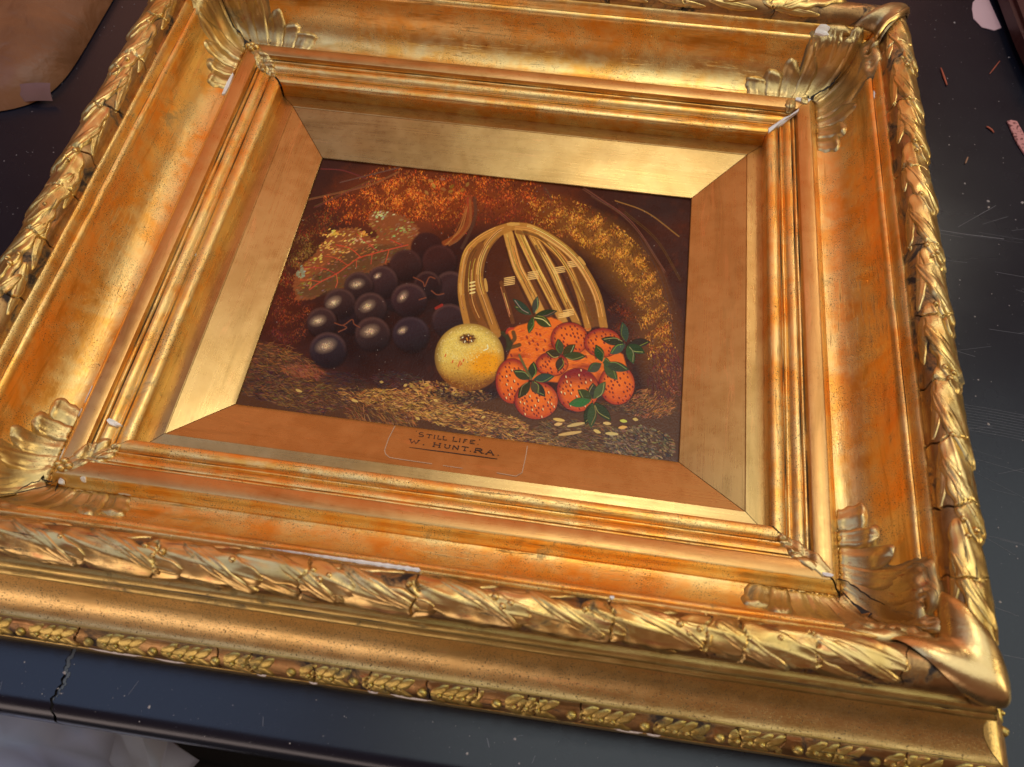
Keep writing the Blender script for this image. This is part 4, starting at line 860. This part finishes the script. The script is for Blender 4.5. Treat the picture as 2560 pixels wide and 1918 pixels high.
M_BURNT = gold('blackened_gold', (.34, .24, .12), (.62, .42, .18), .38, speck=.8, streak=.1, bole=.4, grime=1.0, pit=.0006, lump=.001)
o = cap('TR', lambda f: .011 + .009 * (1 - f) ** 2, .0022, 9, M_BURNT); o['label'] = 'blackened broken cap over the upper right corner'
# red-brown ridge of the broken cap
surf = []
TH = np.linspace(-1.5, .9, 22); V = np.linspace(-1, 1, 7); P = np.zeros((22, 7, 3))
for i, th in enumerate(TH):
    for j, v in enumerate(V):
        r = TC_R + .0042 + .0022 * (1 - v * v) * min(1, i / 3, (21 - i) / 3); s = TC_S + r * math.sin(th); z = TC_Z + r * math.cos(th)
        t = .011 + v * .0030 + .001 * math.sin(i * .6); P[i, j] = (HA + s - .001, HB + s - t - .001, z)
link('corner_ridge', grid_mesh('corner_ridge', P, None, None, None, True, True), root, [M_CAP])
# ------------------------------------------------------------------ losses: bare white gesso chips
def chip(parent, pts, h=.0007, mat=M_GESSO, label=None, jit_=.25, name='gesso_chip'):
    """pts: ragged outline of (x, y, z) on the surface; a thin raised flake."""
    P = np.array(pts, float); c = P.mean(0); V = []; n = len(P); 
    for p in P: V.append(p - np.array([0, 0, .0012]))
    for p in P: V.append(p + np.array([0, 0, h]))
    for p in P: V.append(c + (p - c) * .62 + np.array([0, 0, h * (1.1 + random.uniform(-jit_, jit_))]))
    V.append(c + np.array([0, 0, h])); V = np.array(V); V[:, 2] += OZ; F = []
    for i in range(n):
        j = (i + 1) % n; F += [(i, j, n + j, n + i), (n + i, n + j, 2 * n + j, 2 * n + i), (2 * n + i, 2 * n + j, 3 * n)]
    me = bpy.data.meshes.new(name); me.from_pydata(V.tolist(), [], F); o = link(name, me, parent, [mat])
    if label: o['label'] = label
    return o
def blob(side, u, s, ru, rs, n=9, k=0, dz=0.0):
    out = []; rr = random.Random(k)
    for i in range(n):
        a = i * 2 * math.pi / n; q = rr.uniform(.7, 1.2); uu, ss = u + ru * q * math.cos(a), s + rs * q * math.sin(a)
        out.append(P3(side, uu, ss, float(z_of(min(max(ss, .0), .0733))) + dz))
    return out
# long line of bare gesso along the lower rail, just inside the torus
n = 60; us = np.linspace(-.0815, .0048, n); V, F = [], []
for k, u in enumerate(us):
    w = (.0002 + .0013 * (k / n) ** .8) * (1 + .25 * random.uniform(-1, 1)) * (1 if k < n - 1 else .3)
    for a in (-.55, .0, .55):
        V.append((u + random.gauss(0, .0001), -(HB + .0722 + a * w * 1.5), .0517 + (.0006 if a == 0 else 0) + OZ))
for k in range(n - 1):
    for q in (0, 1): F.append((3 * k + q, 3 * k + q + 1, 3 * k + q + 4, 3 * k + q + 3))
me = bpy.data.meshes.new('gesso_line'); me.from_pydata(V, [], F); link('gesso_line', me, OUT['B'], [M_GESSO])
chip(INN['L'], blob('L', -.1585, .0135, .0022, .0038, 9, 1, .0012), .0012, label='large white gesso loss near the lower left inner mitre')
chip(INN['L'], blob('L', -.186, .034, .0035, .0011, 8, 2, .0008)); chip(INN['L'], blob('L', -.1415, .0370, .0075, .0007, 9, 12, .0004)); chip(INN['L'], blob('L', -.1545, .0372, .0035, .0006, 8, 13, .0004))
chip(INN['B'], blob('B', -.214, .0335, .0018, .0014, 8, 3, .0006)); chip(INN['B'], blob('B', -.189, .0380, .0055, .0007, 8, 4, .0008)); chip(INN['B'], blob('B', -.228, .0360, .002, .0013, 8, 14, .002))
chip(INN['T'], [(-(HA) - .0372 + x, HB + y, .008) for x, y in ((.000, -.002), (.0012, -.004), (.002, -.018), (.0012, -.027), (-.0008, -.028), (-.0012, -.014))], .0005)
x0 = HA; chip(INN['R'], [(HA + a * K, HB + b2 * K, float(z_of(max(a, b2) * K)) + .0006) for a, b2 in ((1, -1.5), (3.5, 1.2), (8, 6.5), (13, 10), (17, 14.5), (22, 17), (23, 20), (17, 18.5), (12, 14.5), (7, 10), (3.5, 6), (.5, 2.5))], .0009, label='ragged white gesso loss along the upper right inner mitre')
chip(INN['T'], [(HA + a * K, HB + b2 * K, float(z_of(max(a, b2) * K)) + .0006) for a, b2 in ((20, 29.5), (26, 28), (31, 29), (32.5, 32), (27, 32.6), (21, 32.4))], .0006)
chip(OUT['T'], blob('T', .232, .0682, .0055, .0022, 9, 5, .0016), .0012, label='white gesso chip on the fillet by the upper right corner')
chip(INN['B'], blob('B', .228, .0295, .0035, .0012, 8, 6, .0008))
chip(OUT['B'], blob('B', .1048, .0722, .0014, .0011, 8, 7, .0012)); chip(INN['L'], blob('L', -.0185, .0085, .001, .0004, 7, 8, .0008), .0004)
chip(OUT['R'], blob('R', .196, .0684, .007, .00045, 8, 9, .0006), .0003); chip(OUT['R'], blob('R', .172, .0684, .004, .0004, 8, 10, .0006), .0003)
def cyl_base(u, s, z): return P3('B', u, s, z)
for u, ru in ((-.168, .016), (-.135, .010), (-.082, .003), (-.052, .0025), (-.0177, .003), (.004, .012), (.139, .004), (.125, .008)):
    chip(OUT['B'], [tuple(P3('B', u + ru * math.cos(a), .1246 + .0006 * math.sin(a), -.0137 - .0010 * math.sin(a))) for a in np.linspace(0, 6.28, 9)[:-1]], .0004)
# joint line and white filling at the base corner, thin open joints lined with dark wood
for c in CX:
    sx, sy = CX[c]
    # dark strip below each inner mitre
    P = []
    for a in np.linspace(-.001, .0375, 14):
        zz = float(z_of(max(a, 0))) - .0022; w = .0016
        P.append([(sx * (HA + a + w), sy * (HB + a - w), zz), (sx * (HA + a - w), sy * (HB + a + w), zz)])
    link('mitre_gap', grid_mesh('mitre_gap', np.array(P), None, None, None, False), root, [M_DARK])
# dark cracks running out along the leaf fans (open splits in the composition)
def split(c, pts, w, dz=.0052, name='split'):
    p = np.array(pts, float) * K; P = []
    q = []
    for a, b2 in zip(p[:-1], p[1:]):
        for t in np.linspace(0, 1, 7)[:-1]: q.append(a + (b2 - a) * t)
    q.append(p[-1]); q = np.array(q); q[1:-1] += np.array([[random.gauss(0, .0003), random.gauss(0, .0003)] for _ in q[1:-1]])
    d = np.gradient(q, axis=0); d /= np.linalg.norm(d, axis=1)[:, None]; nr = np.stack([-d[:, 1], d[:, 0]], 1); sx, sy = CX[c]
    for k in range(len(q)):
        ww = w * K * (.3 + .7 * math.sin(math.pi * k / (len(q) - 1))) * random.uniform(.7, 1.2); row = []
        for sg in (-1, 1):
            a, b2 = q[k] + nr[k] * ww * sg; s = max(a, b2); hh = dz
            sl = float((z_of(min(s + .001, .0733)) - z_of(s - .001)) / .002); sl = max(-1.5, min(2.2, sl)); nz = 1 / math.sqrt(1 + sl * sl)
            zz = float(z_of(min(s, .0733))) + hh * nz; da = -sl * nz * hh
            if a >= b2: a += da
            else: b2 += da
            row.append((sx * (HA + a), sy * (HB + b2), zz))
        P.append(row)
    link(name, grid_mesh(name, np.array(P), None, None, None, False), root, [M_DARK])
split('TL', [(34, 36), (44, 42), (55, 58), (64, 70)], .5); split('BL', [(36, 34), (46, 40), (52, 48)], .5); split('BL', [(30, 38), (44, 48), (56, 60), (66, 66)], .7)
split('TR', [(28, 34), (38, 44), (48, 52), (54, 60)], .8); split('BR', [(36, 38), (46, 46), (52, 52)], .6); split('BR', [(38, 28), (50, 36), (60, 46)], .5)
# ------------------------------------------------------------------ the table
TZ = -.026
mt, nt, b = new_mat('black_scuffed_table'); g = N(nt); ob = g.node('ShaderNodeTexCoord').outputs['Object']
n1 = g.noise(ob, 900, 3, .6); n2 = g.noise(ob, 9, 4, .6); sc = g.noise(g.mapping(ob, (6, 260, 1)), 1.0, 5, .65, .3)
scm = g.math('MULTIPLY', g.ramp(sc, .70, .74), g.ramp(g.noise(ob, 7, 2), .5, .65)); dust = g.ramp(g.noise(ob, 520, 2, .5), .735, .76)
g.put(b.inputs['Base Color'], g.mix(g.math('MAXIMUM', g.math('MULTIPLY', scm, .35), g.math('MULTIPLY', dust, .35)), g.mix(n2, c4((.003, .0045, .010)), c4((.006, .009, .018))), c4((.16, .16, .19))))
g.put(b.inputs['Roughness'], g.math('ADD', g.math('ADD', .19, g.math('MULTIPLY', n2, .14)), g.math('MULTIPLY', scm, .2)))
g.put(b.inputs['Normal'], g.bump(g.math('ADD', n1, g.math('MULTIPLY', scm, .6)), .00012, .35)); M_TABLE = mt
TAB = bpy.data.objects.new('table', None); scene.collection.objects.link(TAB); TAB.location = (0, 0, 0)
tag(TAB, 'black scuffed table with a rounded front edge and a chipped board joint under the frame', 'table')
EY = -.3300; ER = .011
def seam(y): return -.1985 + (-.29 - y) * .05 + .0012 * math.sin(y * 300) * (1 if y < -.29 else .2) + .0008 * math.sin(y * 1130 + 1) - .0008
def board(x_of0, x_of1, name):
    rows = [(1.30, TZ - .028), (1.30, TZ)] + [(y, TZ) for y in np.concatenate([np.linspace(1.2, -.26, 8), np.linspace(-.27, EY + ER, 24)])]
    rows += [(EY + ER - ER * math.sin(a), TZ - ER + ER * math.cos(a)) for a in np.linspace(.12, math.pi / 2, 9)]
    rows += [(EY, TZ - .020), (EY + .001, TZ - .0275), (EY + .004, TZ - .0300), (EY + .3, TZ - .0300)]
    P = np.zeros((len(rows), 26, 3))
    for i, (y, z) in enumerate(rows):
        a, b2 = x_of0(y), x_of1(y)
        P[i, :, 0] = a + (b2 - a) * np.linspace(0, 1, 26); P[i, :, 1] = y; P[i, :, 2] = z
    me = grid_mesh(name, P, None, None, None, True, False)
    return link(name, me, TAB, [M_TABLE])
bl = board(lambda y: -1.2, lambda y: seam(y) - .0005 - (.0009 if y < -.305 else 0), 'table_board'); br_ = board(lambda y: seam(y) + .0002, lambda y: 1.3, 'table_board')
link('joint_filler', grid_mesh('joint_filler', np.array([[(seam(y) - .004, y, TZ - .003), (seam(y) + .004, y, TZ - .003)] for y in np.linspace(-.26, EY + .004, 12)]), None), TAB, [M_DARK])
M_CHIPPED = plain('chipped_laminate', (.10, .115, .13), .6, 700, .4, .0006)
for k in range(26):       # torn pale laminate along the joint
    y = -.283 - .043 * k / 25; x = seam(y) + .0012 + random.uniform(-.0003, .0003); r = random.uniform(.0008, .0018) * (1.1 if k < 18 else .6)
    if y < EY + ER - .001: continue
    chip(TAB, [(x + r * .55 * math.cos(a) * random.uniform(.7, 1.3), y + r * math.sin(a), TZ + .0001) for a in np.linspace(0, 6.28, 8)[:-1]], .0002, M_CHIPPED, name='laminate_chip')
for k, (x, y) in enumerate([(-.45, .5), (1.1, .9), (-1.0, -.25), (1.15, -.25), (-1.0, 1.1)][1:]):
    box_mesh('table_leg', x - .03, x + .03, y - .03, y + .03, -OZ, TZ - .030, M_FLOOR, TAB)
me = bpy.data.meshes.new('floor'); me.from_pydata([(-4, -4, 0), (4, -4, 0), (4, 4, 0), (-4, 4, 0)], [], [(0, 1, 2, 3)]); fl = link('floor', me, None, [M_FLOOR]); fl['kind'] = 'structure'
# scratches and dust on the table as fine raised marks
def mark(name, pts, w, mat, z=TZ + .00008, h=0.0):
    p = np.array(pts, float); d = np.gradient(p, axis=0); d /= np.linalg.norm(d, axis=1)[:, None]; nr = np.stack([-d[:, 1], d[:, 0]], 1)
    P = np.stack([np.column_stack([p + nr * w * s_, np.full(len(p), z + (h if s_ == 0 else 0))]) for s_ in (-1, 0, 1)], 1); return grid_mesh(name, P, None)
M_SCR = plain('scratch_grey', (.12, .12, .14), .5, 500, .3)
scr = [([(.3388, .110), (.360, .1085), (.3885, .108)], .0003), ([(.3546, .1152), (.3873, .1425)], .00016), ([(.374, .121), (.395, .132)], .00012)]
rr = random.Random(8)
for k in range(46):
    x = rr.uniform(.31, .42); y = rr.uniform(-.22, .12); a = rr.gauss(-.08, .12) if rr.random() < .7 else rr.uniform(-.6, .6); L = rr.uniform(.01, .06)
    scr.append(([(x, y), (x + L * .5 * math.cos(a), y + L * .5 * math.sin(a) + rr.gauss(0, .0005)), (x + L * math.cos(a), y + L * math.sin(a))], rr.uniform(.00005, .00013)))
for k in range(10): y = -.045 - .0022 * k; scr.append(([(.30, y), (.36, y - .003), (.43, y - .009)], .00008))
for k in range(7):
    x = rr.uniform(-.25, .25); y = rr.uniform(-.326, -.30); a = rr.uniform(1.1, 2.0); L = rr.uniform(.003, .009); scr.append(([(x, y), (x + L * math.cos(a), min(-.3, y + L * math.sin(a)))], rr.uniform(.0001, .00025)))
bm = bmesh.new()
for pts, w in scr:
    m_ = mark('s', pts, w, M_SCR); bm.from_mesh(m_); bpy.data.meshes.remove(m_)
me = bpy.data.meshes.new('scratches'); bm.to_mesh(me); bm.free(); o = link('scratches', me, TAB, [M_SCR]); o['kind'] = 'stuff'
V, F = [], []
def speck(x, y, r):
    i = len(V); n = 5; a0 = rr.uniform(0, 6)
    for k in range(n): q = rr.uniform(.5, 1.2) * r; V.append((x + q * math.cos(a0 + k * 1.2566), y + q * math.sin(a0 + k * 1.2566), TZ + OZ + .00005))
    V.append((x, y, TZ + OZ + r * .8)); F.extend([(i + k, i + (k + 1) % n, i + n) for k in range(n)])
for k in range(430): 
    x = rr.uniform(.30, .44); speck(x, rr.uniform(-.27, .40), abs(rr.gauss(0, 1)) ** 2 * .00018 + .00010)
for k in range(170): speck(rr.uniform(-.42, -.29), rr.uniform(-.02, .30), abs(rr.gauss(0, 1)) ** 2 * .00016 + .00010)
for k in range(200): speck(rr.uniform(-.30, .26), rr.uniform(-.326, -.298), abs(rr.gauss(0, 1)) ** 2 * .00012 + .00008)
me = bpy.data.meshes.new('dust'); me.from_pydata(V, [], F); o = link('dust', me, None, [M_DUST]); o['kind'] = 'stuff'; tag(o, 'pale dust specks scattered over the black table around the frame', 'dust')
# splinters and scraps
def stick(pts, w, label, mat=M_SPLIN):
    p = np.array(pts, float); q = np.array([p[0] + (p[-1] - p[0]) * t + (p[1] - (p[0] + p[-1]) / 2) * math.sin(math.pi * t) if len(p) == 3 else p[0] + (p[-1] - p[0]) * t for t in np.linspace(0, 1, 8)])
    d = np.gradient(q, axis=0); d /= np.linalg.norm(d, axis=1)[:, None]; nr = np.stack([-d[:, 1], d[:, 0]], 1); R = []
    for k in range(8):
        ww = w * (.5 + .5 * math.sin(math.pi * (k + .6) / 8.2)) * random.uniform(.85, 1.15); row = []
        for a in np.linspace(0, 2 * math.pi, 7): row.append((*(q[k] + nr[k] * ww * math.cos(a)), TZ + .0002 + w + ww * math.sin(a)))
        R.append(row)
    R = [[tuple(np.mean(R[0], 0))] * 7] + R + [[tuple(np.mean(R[-1], 0))] * 7]
    o = link('splinter', grid_mesh('splinter', np.array(R), None, None, None, True), None, [mat]); tag(o, label, 'splinter', 'splinters on the table'); return o
stick([(.3612, .3010), (.3640, .2790)], .0009, 'thick red splinter nearest the upper right corner of the frame')
stick([(.4150, .3190), (.4035, .3000)], .00045, 'thin dark splinter slanting near the dark red board')
stick([(.3915, .2315), (.3948, .2285), (.3965, .2250)], .0008, 'short curved orange splinter beside the pink speckled strip')
stick([(.3713, .1925), (.3683, .1850)], .0007, 'short pale brown splinter lying alone on the table below the red ones', plain('pale_splinter', (.30, .16, .10), .6, 900, .3))
def slab(name, pts, z0, th, mat, curve=0.0):
    bm = bmesh.new(); vs = [bm.verts.new((x, y, z0 + OZ)) for x, y in pts]; f = bm.faces.new(vs)
    ex = bmesh.ops.extrude_face_region(bm, geom=[f]); 
    for v in ex['geom']:
        if isinstance(v, bmesh.types.BMVert): v.co.z += th
    bmesh.ops.bevel(bm, geom=[e2 for e2 in bm.edges], offset=th * .2, segments=2, affect='EDGES'); bmesh.ops.recalc_face_normals(bm, faces=bm.faces)
    me = bpy.data.meshes.new(name); bm.to_mesh(me); bm.free(); return link(name, me, None, [mat])
o = slab('card_scrap', [(.3995, .3900), (.4015, .4000), (.4080, .4100), (.4165, .4110), (.4230, .366), (.4160, .3610), (.4050, .3640), (.3990, .3760)], TZ + .0002, .0008, M_SCRAP)
tag(o, 'rounded pink scrap of card poking out from under the dark red board', 'scrap')
m_, nt, b = new_mat('pink_speckled'); g = N(nt); obc = g.node('ShaderNodeTexCoord').outputs['Object']
g.put(b.inputs['Base Color'], g.mix(g.ramp(g.noise(obc, 330, 2), .52, .6), c4((.46, .20, .20)), c4((.12, .03, .03)))); b.inputs['Roughness'].default_value = .6
o = slab('torn_strip', [(.4093, .2407), (.4130, .2420), (.4177, .2412), (.4200, .2320), (.4230, .2180), (.4260, .2050), (.4220, .1990), (.4175, .2035), (.4135, .2160)], TZ + .0002, .0016, m_)
tag(o, 'torn pink strip with dark speckles lying at the right edge of the table', 'scrap')
# dark red board at the right
bx = slab('dark_red_board', [(.4190, .52), (.4195, .42), (.4270, .335), (.4345, .285), (.52, .28), (.60, .52)], TZ + .0025, .020, M_BOX); tag(bx, 'dark red board standing low on the table beyond the pink scrap', 'board')
# brown paper parcel, upper left
m_, nt, b = new_mat('brown_wrapping'); g = N(nt); obc = g.node('ShaderNodeTexCoord').outputs['Object']
n1 = g.noise(obc, 14, 3, .5); n2 = g.noise(obc, 160, 4)
g.put(b.inputs['Base Color'], g.mix(g.ramp(n1, .35, .7), c4((.17, .068, .024)), c4((.27, .115, .045)))); b.inputs['Roughness'].default_value = .5
g.put(b.inputs['Normal'], g.bump(g.math('ADD', g.noise(obc, 30, 3, .5, .6), g.math('MULTIPLY', n2, .1)), .006, .6))
nx, ny = 44, 44; A_x = np.linspace(-1, 1, nx); A_y = np.linspace(-1, 1, ny)
P = np.zeros((ny, nx, 3)); c0 = np.array([-.3985, .1370]); dx_ = np.array([-.21, -.060]); dy_ = np.array([-.004, .26])
for i, v in enumerate(A_y):
    for j, u in enumerate(A_x):
        # superellipse pillow with slack creases
        uu, vv = u, v; k_ = (abs(u) ** 6 + abs(v) ** 6) ** (1 / 6) / max(abs(u), abs(v), 1e-6); uu, vv = u / k_, v / k_
        xy = c0 + dx_ * (uu + 1) / 2 + dy_ * (vv + 1) / 2
        e1 = 1 - max(abs(u), abs(v)) ** 4; z = TZ + .001 + .030 * e1 ** .55 + .0035 * math.sin(u * 9 + v * 4) * e1 * (vrand(u * 3, v * 3, 5) + .2) + .002 * e1 * float(vrand(u * 9, v * 9, 6))
        P[i, j] = (xy[0], xy[1], z)
wr = link('brown_parcel', grid_mesh('brown_parcel', P, None, None, None, True, False), None, [m_]); tag(wr, 'soft brown wrapped parcel at the far left of the table behind the frame', 'parcel')
seamP = np.zeros((30, 4, 3))
for i, t in enumerate(np.linspace(0, 1, 30)):
    q = c0 + dx_ * t * .95 + np.array([.0, .0035 + .002 * math.sin(t * 7)])
    for j, dd in enumerate((-.003, -.001, .002, .004)): seamP[i, j] = (q[0], q[1] + dd * 1.2 + .006, TZ + .003 + [0, .006, .010, .012][j] + .001 * math.sin(i * .8))
link('folded_edge', grid_mesh('folded_edge', seamP, None, None, None, True), wr, [plain('purple_brown_fold', (.20, .10, .09), .55, 90, .25, .001)])
# pale plastic bag below the table edge, lower left
mb, nt, b = new_mat('pale_plastic'); g = N(nt); obc = g.node('ShaderNodeTexCoord').outputs['Object']; n1 = g.noise(obc, 14, 2, .5)
g.put(b.inputs['Base Color'], g.mix(n1, c4((.50, .54, .86)), c4((.80, .84, 1.0)))); b.inputs['Roughness'].default_value = .35; b.inputs['Roughness'].default_value = .28
P = np.zeros((26, 44, 3)); rb = random.Random(4)
for i, v in enumerate(np.linspace(0, 1, 26)):
    for j, a in enumerate(np.linspace(0, 2 * math.pi, 44)):
        r = (.17 * (math.sin(math.pi * min(1, v * .93 + .07)) ** .5)) * (1 + .10 * math.sin(a * 5 + v * 6) + rb.uniform(-.07, .07) + .12 * abs(math.sin(a * 9 + v * 14)))
        P[i, j] = (-.47 + 1.3 * r * math.cos(a), -.42 + r * math.sin(a), -.25 - .34 * v + rb.uniform(-.012, .012))
P[:, -1] = P[:, 0]
bag = link('plastic_bag', grid_mesh('plastic_bag', P, None, None, None, True, True), None, [mb]); tag(bag, 'crumpled pale lilac plastic bag below the table edge at the lower left', 'bag')
st = slab('stool', [(-.75, -.62), (-.25, -.62), (-.25, -.30), (-.75, -.30)], -.635, .03, M_FLOOR); tag(st, 'low black stool under the plastic bag', 'stool')
for x, y in ((-.72, -.59), (-.28, -.59), (-.72, -.33), (-.28, -.33)):
    box_mesh('leg', x - .015, x + .015, y - .015, y + .015, -OZ, -.635, M_FLOOR, st)
print('scene built', len(bpy.data.objects))
